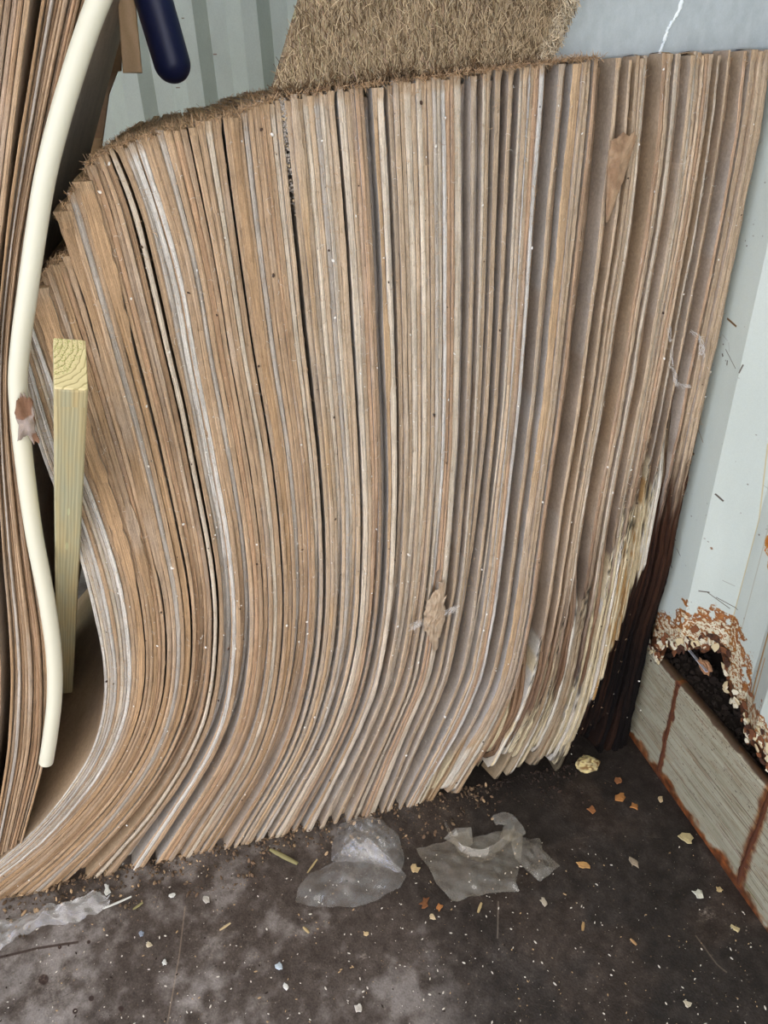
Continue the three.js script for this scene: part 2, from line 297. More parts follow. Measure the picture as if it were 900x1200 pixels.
  mesh('outer_skin', new THREE.BoxGeometry(0.012, HC, ZO - ZB).translate(0.872, HC / 2, (ZO + ZB) / 2), plain(58, 60, 76, 0.5), wallRight);
  const BEAD = std({ color: col(112, 60, 28), roughness: 0.9, bumpMap: floorBump, bumpScale: 0.003 });
  for (const z of [-0.846, -0.603]) {
    const b = new Geo(); b.grid(40, 7, (i, j) => { const y = 0.012 + i / 39 * 0.228, t = (j / 6 - 0.5) * 2, wd = 0.0045 + 0.0015 * vn(y * 90, z * 50); return [0.7305 - Math.cos(t * 1.4) * 0.0022 - 0.0006 * vn(y * 300, j), y, z + t * wd + 0.003 * vn(y * 20, z * 9), null, t, y * 4]; });
    mesh('weld_seam', b.build(), BEAD, rail);
  }
  // rust scale along the rail foot, the rail top and the hole
  const r = rng(404), PEEL = [std({ color: col(212, 204, 178), roughness: 0.8 }), std({ color: col(196, 180, 142), roughness: 0.85 }), std({ color: col(112, 68, 38), roughness: 0.95 }), std({ color: col(70, 42, 26), roughness: 0.95 })];
  const plate = (s) => { const n = 6, pts = []; for (let i = 0; i < n; i++) { const a = (i + r() * 0.6) / n * 6.283, d = s * (0.5 + r() * 0.8); pts.push(new THREE.Vector2(Math.cos(a) * d, Math.sin(a) * d)); } return new THREE.ExtrudeGeometry(new THREE.Shape(pts), { depth: 0.0016, bevelEnabled: true, bevelSize: 0.0006, bevelThickness: 0.0005, bevelSegments: 1, steps: 1 }).rotateY(-Math.PI / 2); };
  const variants = [0.003, 0.004, 0.0055, 0.007].map(plate);
  for (let i = 0; i < 130; i++) {
    const z = rr(hole[0][0] - 0.03, -0.6, r), y = wallFoot(z) + r() * r() * 0.06 + 0.002;
    const m = mesh('rust_flake', variants[Math.floor(r() * 4)], PEEL[r() < 0.3 ? 0 : r() < 0.4 ? 1 : r() < 0.65 ? 2 : 3], wallRight);
    m.position.set(wallX(z) - 0.001 - r() * 0.003, y, z); m.rotation.set(r() * 6.28, rr(-0.45, 0.45, r), rr(-0.4, 0.4, r));
  }
  { const m = mesh('rust_flake', plate(0.017), PEEL[0], wallRight); const p = onX(880, 852, 0.745); m.position.copy(p); m.rotation.set(0.3, 0.2, 0.5); m.scale.set(1.5, 0.8, 1.1); }
  const grit = new THREE.InstancedMesh(new THREE.DodecahedronGeometry(0.0045, 0), DIRT, 900), M = new THREE.Matrix4(), q = new THREE.Quaternion();
  for (let i = 0; i < 900; i++) { const z = rr(-0.95, -0.35, r), s = 0.4 + r() * r() * 2; q.setFromEuler(new THREE.Euler(r() * 6, r() * 6, r() * 6)); grit.setMatrixAt(i, M.compose(new THREE.Vector3(rr(0.745, 0.83, r), 0.233 + r() * 0.006, z), q, new THREE.Vector3(s, s * 0.6, s))); }
  grit.name = 'ledge_dirt'; grit.userData.kind = 'stuff'; wallRight.add(grit);
}

// ---------------------------------------------------------------- the big curved stack of boards
function makeMap(curves) {                                           // curves: [s, [[px, py] ...]] traced along board edges on the front plane
  const cs = curves.map(([s, pts]) => {
    const p = pts.map(([a, b]) => { const q = onZ(a, b, ZF); return [q.y, q.x]; }).sort((a, b) => a[0] - b[0]);
    const N = 140, y0 = -0.05, y1 = 1.45; let v = [];
    for (let i = 0; i <= N; i++) {
      const y = y0 + (y1 - y0) * i / N; let k = 0; while (k + 2 < p.length && p[k + 1][0] < y) k++;
      const [ya, xa] = p[k], [yb, xb] = p[k + 1]; let t = (y - ya) / (yb - ya); if (t > 1.6) t = 1.6 + (t - 1.6) * 0.9;
      v.push(xa + (xb - xa) * t);
    }
    for (let it = 0; it < 14; it++) { const w = v.slice(); for (let i = 1; i < N; i++) v[i] = (w[i - 1] + 2 * w[i] + w[i + 1]) / 4; }
    return { s, f: (y) => { const u = clamp((y - y0) / (y1 - y0) * N, 0, N - 1e-6), i = Math.floor(u); return lerp(v[i], v[i + 1], u - i); } };
  });
  return (s, y) => { let k = 0; while (k + 2 < cs.length && cs[k + 1].s < s) k++; const a = cs[k], b = cs[k + 1], t = (s - a.s) / (b.s - a.s); return lerp(a.f(y), b.f(y), t); };
}
const X = makeMap([
  [20, [[25, 455], [44, 528], [63, 575], [83, 622], [102, 690], [118, 760], [123, 800], [120, 843], [107, 887], [83, 923], [50, 967], [0, 1013], [-110, 1091]]],
  [60, [[31, 363], [50, 415], [72, 480], [92, 540], [112, 590], [130, 640], [144, 690], [153, 750], [155, 800], [150, 840], [133, 885], [108, 925], [78, 960], [40, 1000], [0, 1030], [-70, 1082]]],
  [112, [[72, 262], [84, 304], [107, 376], [128, 451], [147, 518], [165, 587], [180, 653], [191, 700], [196, 750], [195, 800], [188, 840], [172, 882], [147, 925], [115, 965], [75, 1005], [5, 1064]]],
  [187, [[143, 195], [163, 240], [176, 300], [190, 360], [200, 407], [217, 477], [232, 557], [247, 633], [255, 687], [257, 733], [253, 800], [243, 850], [215, 908], [182, 957], [145, 1000], [112, 1038]]],
  [207, [[160, 172], [182, 235], [200, 293], [214, 350], [224, 420], [236, 477], [251, 560], [263, 620], [270, 680], [273, 730], [272, 770], [268, 810], [260, 850], [242, 890], [217, 930], [187, 975], [150, 1030]]],
  [275, [[265, 140], [276, 233], [287, 317], [300, 410], [316, 500], [324, 550], [331, 620], [335, 683], [336, 720], [332, 783], [322, 840], [303, 895], [270, 950], [225, 1020]]],
  [398, [[397, 110], [404, 190], [411, 280], [417, 390], [423, 497], [427, 590], [427, 640], [425, 700], [421, 750], [411, 800], [395, 850], [374, 895], [350, 937], [318, 992]]],
  [550, [[549, 88], [549, 200], [548, 333], [546, 430], [543, 520], [538, 587], [530, 683], [519, 747], [511, 797], [496, 830], [474, 880], [459, 920], [442, 962]]],
  [665, [[666, 74], [661, 140], [653, 213], [640, 367], [632, 457], [619, 560], [607, 653], [597, 730], [583, 797], [566, 838], [546, 872], [520, 912], [492, 958]]],
  [783, [[785, 64], [781, 127], [772, 207], [762, 283], [743, 383], [735, 440], [720, 520], [704, 600], [692, 683], [682, 733], [671, 790], [655, 845], [633, 890], [611, 924]]],
  [910, [[910, 60], [899, 147], [870, 290], [830, 477], [806, 590], [789, 680], [766, 790], [745, 886]]],
]);
const outline = [[20, 25, 455], [45, 27, 395], [60, 31, 363], [75, 47, 338], [92, 62, 312], [109, 70, 300], [110, 70, 262], [114, 76, 252], [130, 98, 226], [148, 115, 208], [149.5, 122, 196], [165, 134, 184], [187, 150, 173], [207, 165, 166], [235, 205, 152], [275, 265, 139], [330, 332, 117], [400, 400, 105], [470, 470, 97], [550, 549, 87], [640, 642, 75], [665, 666, 72], [783, 785, 65], [910, 910, 58]]
  .map(([s, a, b]) => [s, onZ(a, b, ZF).y]);
function topY(s) { let k = 0; while (k + 2 < outline.length && outline[k + 1][0] < s) k++; const [a, ya] = outline[k], [b, yb] = outline[k + 1]; return lerp(ya, yb, clamp((s - a) / (b - a))); }

// rot and damp: cream wood mould on the feet of the right-hand boards, black wet wood beside the wall
const tops = [[632, 560, 922], [645, 575, 880], [665, 592, 872], [700, 655, 820], [740, 678, 740], [760, 690, 690], [790, 705, 690], [805, 716, 680], [822, 735, 610], [845, 757, 560], [866, 775, 520], [872, 778, 515]].map(([s, a, b]) => [s, onZ(a, b, ZF).y]);
function creamTop(s) { if (s < tops[0][0] || s > 872) return -1; let k = 0; while (k + 2 < tops.length && tops[k + 1][0] < s) k++; return lerp(tops[k][1], tops[k + 1][1], clamp((s - tops[k][0]) / (tops[k + 1][0] - tops[k][0]))); }
const darkFrom = (y) => lerp(820, 867, sstep(0.05, 0.6, y));
const TONE = { t: L3(213, 189, 160), f: L3(205, 175, 139), p: L3(228, 213, 191), o: L3(211, 178, 147), g: L3(203, 193, 180), w: L3(231, 226, 217), b: L3(188, 162, 135), d: L3(192, 167, 139), e: L3(202, 193, 182) };
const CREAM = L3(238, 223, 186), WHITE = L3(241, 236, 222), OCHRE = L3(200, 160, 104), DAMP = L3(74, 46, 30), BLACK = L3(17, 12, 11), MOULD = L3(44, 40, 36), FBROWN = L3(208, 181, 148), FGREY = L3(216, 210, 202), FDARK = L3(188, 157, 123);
function weather(c, s, y, b, nx) {                                   // stains that grow along each board separately
  const dry = s > 700 && s < 820 && b.j2 < 0.5, ct = creamTop(s) - (dry ? 0.2 : 0), n = fbm(y * 26 + b.k * 7.3, b.k * 3.1 + nx * 2, 3);
  if (dry && creamTop(s) > 0) c = mix3(c, L3(128, 86, 56), 0.6 * sstep(0.12, -0.1, y - creamTop(s) + n * 0.06));
  if (ct > 0) {
    const e = y - (ct + b.j * 0.05 + n * 0.05);
    const halo = sstep(0.2, 0.02, e) * sstep(690, 760, s) * (0.55 + 0.45 * b.j2);
    c = mix3(c, DAMP, halo * 0.62);
    if (e < 0.012) {
      const kind = b.h + n * 0.5; let m = kind < -0.85 ? OCHRE : kind > 0.45 ? WHITE : CREAM;
      m = mix3(m, OCHRE, clamp(fbm(y * 14 + b.k, nx * 3 + b.k, 3) * 0.9) * 0.8);
      c = mix3(c, m, sstep(0.012, -0.016, e) * (s < 800 && b.h < -0.25 ? 0.35 : 0.93));
      if (e > -0.10 && s > 700 && nx < 3 && vn(y * 260 + b.k * 5, nx * 5 + b.k) > -0.05 + (-e) * 5.5) c = mix3(c, MOULD, 0.85);
      if (s > 745) c = mix3(c, BLACK, 0.8 * sstep(0.05, 0.02, y + 0.04 * vn(y * 40 + b.k, nx) - 0.025 * b.j));
    }
  }
  const ds = s - darkFrom(y) - b.j * 5;
  if (ds > 0 || s > 868) {
    const damp = sstep(0.78, 0.6, y + n * 0.08 - b.j * 0.06), black = sstep(0.66, 0.34, y + n * 0.1);
    c = mix3(c, mix3(DAMP, BLACK, black * clamp(0.8 + 0.5 * vn(b.k * 3.7, y * 5))), damp * clamp(Math.max(ds, s - 868) / 3 + 0.6));
  }
  return c;
}
function boardGeo(b, map = X) {                                      // b: s0, s1, top, bottom(y), setback, tone ...
  const { s0, s1 } = b, sm = (s0 + s1) / 2, g = new Geo(), N = b.rows ?? 96, ys = [];
  const T = b.top, B = b.bot ?? 0; for (const d of [0, 0.002, 0.005, 0.009, 0.014, 0.022]) ys.push(T - d);
  for (let i = 1; i <= N; i++) ys.push(lerp(T - 0.022, B, i / N));
  const base = sm < 320 && 'tfob'.includes(b.tone) ? mix3(TONE[b.tone], L3(190, 150, 110), 0.42) : TONE[b.tone], K = b.k * 1.37, fr = b.tone === 'f' ? 1 : 0, ft = b.tone === 'f' || b.flare;
  const back = b.back ?? -1.56, uo = b.k * 0.317 % 1;
  const inf = ys.map((y) => {
    let xl = map(s0, y), xr = map(s1, y), xm = (xl + xr) / 2, hw = (xr - xl) / 2 * (b.fill ?? (0.86 + 0.12 * b.j2));
    hw *= 1 + 0.07 * vn(y * 60, K) + 0.05 * vn(y * 210, K + 3);
    const ct = creamTop(sm), st = b.set > 0.012 && ct > 0 ? lerp(b.set, 0.004 + 0.004 * b.j2, sstep(ct + 0.05, ct - 0.08, y)) : b.set;
    let z = ZF - st + 0.0016 * vn(y * 16, K + 9) + 0.0007 * vn(y * 120, K);
    if (fr) { const a = sstep(-0.15, 0.5, vn(y * 9, K + 4)) * sstep(T - 0.62, T - 0.3, y); hw *= 1 + a * (sm < 150 ? 1.25 : 0.8) * (0.8 + 0.4 * vn(y * 110, K)); z += a * 0.005; }
    const tb = sstep(T - 0.014, T - 0.002, y); if (ft) { hw *= 1 + 0.28 * tb; z += 0.0015 * tb; }
    if (b.dent) for (const [dy, dl, dd] of b.dent) { const q = 1 - Math.abs(y - dy) / dl; if (q > 0) z -= dd * sstep(0, 0.4, q); }
    const w = weather([1, 1, 1], sm, y, b, 0)[0];
    if (sm > 700 && w < 0.5) z -= 0.003 * (0.6 + 0.6 * vn(y * 40, K));
    const ds = sm - darkFrom(y); if (ds > 0 && y < 0.5) z -= 0.02 * sstep(0.5, 0.25, y);
    if (b.low) z -= b.low * sstep(0.82, 0.25, y);
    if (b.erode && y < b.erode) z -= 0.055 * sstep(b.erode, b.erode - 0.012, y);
    return { y, xm, hw, z };
  });
  const n = ys.length, ec = (i, t) => {
    const { y } = inf[i]; let c = base, v = 0.98 + 0.12 * b.h + 0.12 * vn(y * 11, K + t * 3) + 0.1 * vn(y * 70, K * 2 + t * 5);
    if (y > T - 0.012) { c = mix3(c, TONE.f, 0.6); v *= 0.98; }
    const gr = sstep(0.15, 0.5, fbm(y * 5 + K, K * 0.21, 3)); c = mix3(c, TONE.g, gr * 0.4);
    c = weather(c, sm, y, b, t); if (b.erode && y < b.erode - 0.002) c = BLACK; return c.map((q) => q * v);  // eroded feet coloured black to draw the shadow below the cream rot
  };
  const fc = (i, dz, side) => {
    const { y } = inf[i], m = clamp(0.45 + b.h * 0.5 + 0.9 * fbm(y * 4 + K, dz * 12 + side, 3)); let c = b.face === 'd' ? mix3(FDARK, FBROWN, m) : b.face === 'g' ? mix3(FBROWN, FGREY, 0.55 + m * 0.45) : mix3(FBROWN, FGREY, m * 0.55);
    if (vn(y * 5 + K * 3, K) > 0.45) c = mix3(c, FDARK, 0.35);
    return weather(c, sm, y, b, 4).map((q) => q * (0.97 + 0.06 * vn(y * 50, dz * 300 + K)));
  };
  const zl = [back, -0.35, -0.12, -0.07, -0.045, -0.028, -0.014, -0.006, -0.0012];
  const zAt = (q, i) => (q === back ? back : inf[i].z + q);
  const E = (i, t) => { const f = inf[i], rd = t * t, fz = -0.0011 * rd * rd + 0.0005 * vn(f.y * 300 + t * 9, K); return [f.xm + f.hw * t * (1 - 0.0), f.y, f.z + fz, ec(i, t), uo + (t * f.hw) / 0.06, f.y / 0.6 + b.k * 0.13]; };
  g.grid(n, zl.length, (i, j) => { const f = inf[i], z = zAt(zl[j], i); return [f.xm - f.hw, f.y, z, fc(i, zl[j], 0), z / 0.5 + uo, f.y / 0.5 + uo]; }, 1);
  const ts = [-1, -0.72, -0.25, 0.25, 0.72, 1]; g.grid(n, 6, (i, j) => E(i, ts[j]), 0);
  const zr = [-0.0012, -0.008, -0.03, -0.12, back]; g.grid(n, zr.length, (i, j) => { const f = inf[i], z = zAt(zr[j], i); return [f.xm + f.hw, f.y, z, fc(i, zr[j], 5), z / 0.5 + uo, f.y / 0.5 + uo]; }, 1);
  const cap = (i, flip) => g.grid(2, 5, (a, j) => { const f = inf[i], q = [0, -0.01, -0.04, -0.3, back][j], x = f.xm + f.hw * ((a ? 1 : -1) * (flip ? -1 : 1)); return [x, f.y + (j && i === 0 ? 0.0025 * vn(j * 3, K) : 0), zAt(q, i) - (q === 0 ? 0.001 : 0), i ? TONE.b : TONE.f, uo + a * 0.1, j * 0.4]; }, 0);
  cap(0, false); cap(n - 1, true);
  g.grid(n, 2, (i, j) => { const f = inf[i]; return [f.xm + f.hw * (j ? -1 : 1), f.y, back, base, 0, f.y]; }, 0);
  return g.build();
}

// the boards from left to right: tone and width in millimetres; S = strip where the sheets stand set back, G = open gap, @ = a label of its own
const ROW = [
  [20, 'w5@inner p4 g5 w5 t5 p5 g5 w6'],
  [60, 't6 t5 f8@frayshort G2 t6 t5 f7 o5 t6'],
  [112, 'f8@stepgap t6 g6 t6 f9'],
  [149.5, 't5@curl o6 t6 t5 b6 G2 p6@cream G3 t6 g5 w6 t6@whiteflank'],
  [207, 'w5@whiteline t6 t6 g5 t6 o6 t5 G1 t6 t6 p5 t7@leftgap G2 t6 f7 t6 g6 t6'],
  [304, 't8 b4 t6 p6 t6@dusty G5 t7@rightdusty f6 t6 p6 t6 g6 p5 t5 t7@blackgap G3'],
  [396.5, 'p8@curlpale t6 o6@orangeleft o5 b5 S10 f5@greyface p8 S5 t6 t7 G1 t5 p8 t6 p7 t6 t6 g5 p6 w5 o6@torn o5@torn2 p9 S11 t6@greystripe S7 p4 t6 S5 t7'],
  [596, 't6 S8 p4 t6@strawend w2 t5 o6@rust w5@white S18 t6@afterwhite S10 f10@wide t5 t5 S3 o5 S21 t5@flapleft S10 t4@flapright S5 t5 t4 p4 S19 o5@orange t5 S4 p5'],
  [798, 'S10 t5@tenth p4 t4 t4 o4 t4 S8 p3@seventh S10 t3@sixth S16 o4@fourth S5 t7 t7 t7 t5@last'],
];
// label of a sheet that stands out, and the short name by which its neighbours are told
const LABELS = {
  inner: ['innermost sheet of the curved stack, its dusty brown face lining the dark hollow', 'innermost curved sheet'],
  frayshort: ['short sheet with a thick fuzzy edge in the lowest step behind the green post', 'fuzzy short sheet'],
  stepgap: ['frayed sheet right of the long black crack, topping the second step of the stack', 'sheet topping the second step'],
  curl: ['frayed sheet at the left shoulder corner of the stack, its top curling outward', 'curled shoulder sheet'],
  cream: ['cream-edged sheet between two black cracks left of the long white-edged sheet', 'cream-edged sheet'],
  whiteline: ['long white-edged sheet sweeping down the left third of the curved stack', 'long white-edged sheet'],
  leftgap: ['tan sheet along the long thin black crack left of the straw board corner', 'sheet beside the long crack'],
  dusty: ['tan sheet on the left side of the dusty web-filled gap', 'left sheet of the dusty gap'],
  rightdusty: ['tan sheet on the right side of the dusty web-filled gap', 'right sheet of the dusty gap'],
  blackgap: ['tan sheet left of the narrow black crack below the straw board', 'sheet left of the narrow crack'],
  curlpale: ['pale sheet right of the narrow black crack, its top lip curled over it', 'pale curled-lip sheet'],
  greyface: ['frayed sheet beside a long grey face strip below the middle of the straw board', 'frayed sheet by the grey strip'],
  torn: ['reddish sheet with a torn hollow in its edge near the low cobweb', 'reddish torn-edge sheet'],
  greystripe: ['tan sheet right of the widest grey strip below the straw board', 'widest-strip sheet'],
  strawend: ['tan sheet standing under the frayed right end of the straw board', 'sheet under the straw board end'],
  rust: ['rust-orange edged sheet below the left corner of the grey panel', 'rust-orange sheet'],
  white: ['whitish grey edged sheet right of the rust-orange one', 'whitish grey sheet'],
  wide: ['wide frayed sheet right of the dark brown strip below the grey panel', 'wide frayed sheet'],
  flapleft: ['tan sheet left of the dark channel, ending in a torn brown flap', 'torn-flap sheet'],
  orange: ['bright orange-tan edged sheet below the white split of the grey panel', 'bright orange-tan sheet'],
  tenth: ['first tan sheet of the tight light bundle in the right part of the stack', 'first sheet of the tight bundle'],
  seventh: ['thin sheet standing alone between dark brown strips right of the tight bundle', 'thin lone sheet'],
  fourth: ['orange-tan sheet right of the broadest brown strip near the container wall', 'sheet right of the broadest strip'],
  last: ['last sheet of the stack, lying against the container wall, black with damp below', 'last sheet at the wall'],
};
const ADJ = { t: 'tan', f: 'fuzzy tan', p: 'pale', o: 'orange-tan', g: 'greyish', w: 'whitish', b: 'brown' };
const ORD = ['', 'first', 'second', 'third', 'fourth', 'fifth', 'sixth', 'seventh', 'eighth', 'ninth'];
let kBoard = 0;
function addBoard(b) {
  b.k = ++kBoard; const r = rng(1000 + b.k); b.h = r() * 2 - 1; b.j = r() * 2 - 1; b.j2 = r(); b.flare = r() < 0.45;
  b.mesh = mesh('hardboard_sheet', boardGeo(b, b.map), BOARD); return b;
}
let lowLeft = 0, lowSet = 0;
const row = [], byKey = {};                                          // the sheets that show, left to right; the set-back ones hang on the next that shows
for (const [start, text] of ROW) {
  let s = start, waiting = [];
  for (const tok of text.split(' ')) {
    const [, type, wid, , key] = /^([a-zSG])(\d+)(@(\w+))?$/.exec(tok), w = +wid;
    if (type === 'G') { s += w; continue; }
    if (type === 'S') {
      const n = Math.max(1, Math.round(w / 5.4)), set = 0.9 * w / Math.max(60, s + w - 205) * (s < 600 ? 0.6 : 0.78) + 0.004;
      for (let i = 0; i < n; i++) {
        const a = s + w * i / n;
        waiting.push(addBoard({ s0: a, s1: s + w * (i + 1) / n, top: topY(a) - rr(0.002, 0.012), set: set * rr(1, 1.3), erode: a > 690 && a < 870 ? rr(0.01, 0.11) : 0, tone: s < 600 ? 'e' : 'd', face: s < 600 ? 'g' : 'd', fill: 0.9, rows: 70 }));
      }
      s += w; continue;
    }
    const b = { s0: s, s1: s + w, top: topY(s + w / 2) + rr(-0.003, 0.003), set: rr(0, 0.004) + (s < 300 ? rr(0, 0.004) : 0), tone: type, face: s > 200 && s < 720 ? 'g' : 'b', rows: s > 620 ? 130 : 96 };
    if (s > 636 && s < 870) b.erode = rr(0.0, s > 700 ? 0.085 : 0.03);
    if (s > 150 && s < 660) { if (lowLeft <= 0) { lowSet = lowSet ? 0 : rr(0.014, 0.032); lowLeft = lowSet ? 1 + Math.floor(R() * 2.4) : 1 + Math.floor(R() * 3); } lowLeft--; if (!key) b.low = lowSet * rr(0.9, 1.1); }
    if (key === 'torn') b.dent = [[0.505, 0.035, 0.012]];
    if (key === 'last') b.set += 0.006;
    addBoard(b); b.key = LABELS[key] ? key : null; b.behind = waiting; waiting = [];
    if (b.key) byKey[key] = b;
    row.push(b); s += w;
  }
}
row.forEach((b, i) => {
  if (b.key) { tag(b.mesh, LABELS[b.key][0], 'board'); b.name = LABELS[b.key][1]; }
  else {
    let l = i, r = i; while (l >= 0 && !row[l].key) l--; while (r < row.length && !row[r].key) r++;
    const right = l >= 0 && (r >= row.length || i - l <= r - i), n = right ? i - l : r - i, a = LABELS[row[right ? l : r].key][1];
    tag(b.mesh, `${ORD[n]} sheet ${right ? 'right' : 'left'} of the ${a}, with ${/^[aeiou]/.test(ADJ[b.tone]) ? 'an' : 'a'} ${ADJ[b.tone]} edge`, 'board');
    b.name = `${ORD[n]} sheet ${right ? 'right' : 'left'} of the ${a}`;
  }
  b.mesh.userData.group = 'sheets of the curved stack';
  b.behind.forEach((w, k) => tag(w.mesh, `${ORD[b.behind.length - k]} set-back sheet before the ${b.name}`, 'board', 'set-back sheets'));
});

// ---------------------------------------------------------------- the second stack, leaning at the far left
const XLs = makeMap([
  [-60, [[-30, 0], [-45, 120], [-60, 300], [-75, 500], [-60, 700], [-50, 850], [-60, 1000]]],
  [0, [[35, 0], [25, 80], [12, 180], [3, 260], [-6, 340], [-15, 420], [-16, 520], [-10, 620], [-2, 720], [2, 800], [-2, 880], [-14, 950], [-22, 1000]]],
  [10, [[47, 0], [30, 110], [14, 215], [4, 300], [-4, 380], [-8, 460], [-4, 560], [2, 660], [9, 740], [12, 800], [8, 880], [-3, 950], [-12, 1000]]],
  [64, [[103, 0], [82, 82], [62, 170], [39, 260], [24, 360], [17, 430], [18, 500], [26, 563], [41, 667], [55, 755], [58, 808], [55, 885], [39, 943], [29, 978]]],
]);
{
  const r = rng(55), all = []; let s = -46;
  for (const w of [9, 7, 8, 7, 8, 7]) { all.push([s, s + w]); s += w; }
  s = 10; for (const w of [5, 5, 4.5, 5, 5, 6, 4.5, 5, 5, 4.5, 4.5]) { all.push([s, s + w]); s += w; }
  all.forEach(([a, c], i) => {
    let bot = 0; for (let y = 0.02; y < 0.5; y += 0.002) if (XLs((a + c) / 2, y) >= X(20, y) + 0.003) bot = y;
    bot = Math.max(bot + 0.006, 0.05) + r() * 0.012;
    const b = addBoard({ s0: a, s1: c, top: 1.35 + r() * 0.02, bot, set: r() * 0.016, tone: 'ttbobtftgb'[i % 10], face: 'b', map: XLs, fill: rr(0.7, 0.94, r), rows: 90, back: -1.43 });
    const n = i < 6 ? 6 - i : i - 5;
    tag(b.mesh, i === 5 ? 'tan sheet bordering the tall black gap on its left in the leaning stack' : i === 6 ? 'tan sheet bordering the tall black gap on its right in the leaning stack' : i === all.length - 1 ? 'outermost right sheet of the leaning left stack, beside the cream pipe' : `${['', 'first', 'second', 'third', 'fourth', 'fifth', 'sixth', 'seventh', 'eighth', 'ninth', 'tenth', 'eleventh'][n]} sheet ${i < 6 ? 'left' : 'right'} of the tall black gap in the leaning left stack`, 'board', 'sheets of the leaning stack');
  });
}

// ---------------------------------------------------------------- boards and panels on and behind the stack
function wedge(name, front, thick, mat, parent) {                    // a plate: outline (world points on a plane of constant z) given thickness to the back
  const sh = new THREE.Shape(front.map((p) => new THREE.Vector2(p.x, p.y)));
  const g = new THREE.ExtrudeGeometry(sh, { depth: thick - 0.003, bevelEnabled: true, bevelSize: 0.0015, bevelThickness: 0.0015, bevelSegments: 2, steps: 1 }).translate(0, 0, front[0].z - thick + 0.0015);
  return mesh(name, g, mat, parent);
}
// grey painted panel standing on the right part of the stack
{
  const z = -0.935, bl = onZ(640, 71, z), br = onZ(905, 56, z), t = group('grey_panel');
  tag(t, 'grey painted panel standing on the right end of the stack, with a white split', 'panel');
  const tex = dataTex(512, 512, (x, y) => { const n = fbm(x * 0.05, y * 0.05, 4) * 9 + vn(x * 0.7, y * 0.7) * 4, sp = hsh(x, y) > 0.9993 ? 40 : 0; return [168 + n + sp, 175 + n + sp, 175 + n + sp]; });
  const GP = std({ map: tex, roughness: 0.38, bumpMap: tex, bumpScale: 0.0006 });
  tex.repeat.set(2, 2);
  const w = 0.735 - (bl.x - 0.09), g = new RoundedBoxGeometry(w, 0.62, 0.032, 4, 0.006).translate(w / 2, 0.31, -0.016);
  const m = mesh('panel_sheet', g, GP, t); m.position.set(bl.x - 0.09, bl.y - 0.005, z); m.rotation.z = Math.atan2(br.y - bl.y, br.x - bl.x);
  const SPLIT = std({ color: col(226, 232, 230), roughness: 0.7 }), path = [[803, -40], [797, 8], [790, 22], [783, 34], [778, 48], [772, 66]];
  const cv = new THREE.CatmullRomCurve3(path.map(([a, b]) => onZ(a, b, z)), false, 'centripetal'), sg = new Geo();
  sg.grid(71, 5, (i, j) => { const p = cv.getPoint(i / 70), w = (0.0024 + 0.0014 * vn(i * 0.45, 3) - (i % 23 === 11 ? 0.0016 : 0)) * (j / 2 - 1); return [p.x + w + 0.0006 * vn(i * 0.9, 9), p.y, p.z + (Math.abs(j - 2) === 2 ? -0.001 : 0.0018 + 0.0008 * vn(i * 0.6, j)), null, 0, 0]; });
  mesh('split_lip', sg.build(), SPLIT, t);
}
// straw board (rough fibre panel) in front of it
const strandGeo = (l, rad, bend, n = 4) => { const g = new Geo(); g.grid(n + 1, 4, (i, j) => { const t = i / n - 0.5, a = j / 3 * 6.283, rd = rad * (1 - 1.2 * t * t); return [Math.cos(a) * rd + bend * (t * t * 4), t * l, Math.sin(a) * rd, null, 0, 0]; }); return g.build(); };
function scatter(name, geos, mat, n, place, parent, label, category) {   // many loose bits nobody could count
  const per = Math.ceil(n / geos.length), M = new THREE.Matrix4(), q = new THREE.Quaternion(), e = new THREE.Euler(), p = new THREE.Vector3(), sc = new THREE.Vector3(), c = new THREE.Color();
  const holder = parent ?? scene; let out;
  const g = geos.length === 1 ? geos[0] : geos[0];
  const im = new THREE.InstancedMesh(g, mat, n); let k = 0;
  for (let i = 0; i < n; i++) { const o = place(i); if (!o) continue; e.set(...(o.r ?? [0, 0, 0])); q.setFromEuler(e); p.set(...o.p); sc.set(...(o.s ?? [1, 1, 1])); im.setMatrixAt(k, M.compose(p, q, sc)); c.setRGB(...o.c); im.setColorAt(k, c); k++; }
  im.count = k; im.name = holder === scene ? numbered(name) : name; im.castShadow = im.receiveShadow = true; im.userData.kind = 'stuff'; if (label) im.userData.label = label; if (category) im.userData.category = category; holder.add(im); return im;
}
const FIBRE = std({ color: new THREE.Color(1, 1, 1), roughness: 0.95 });
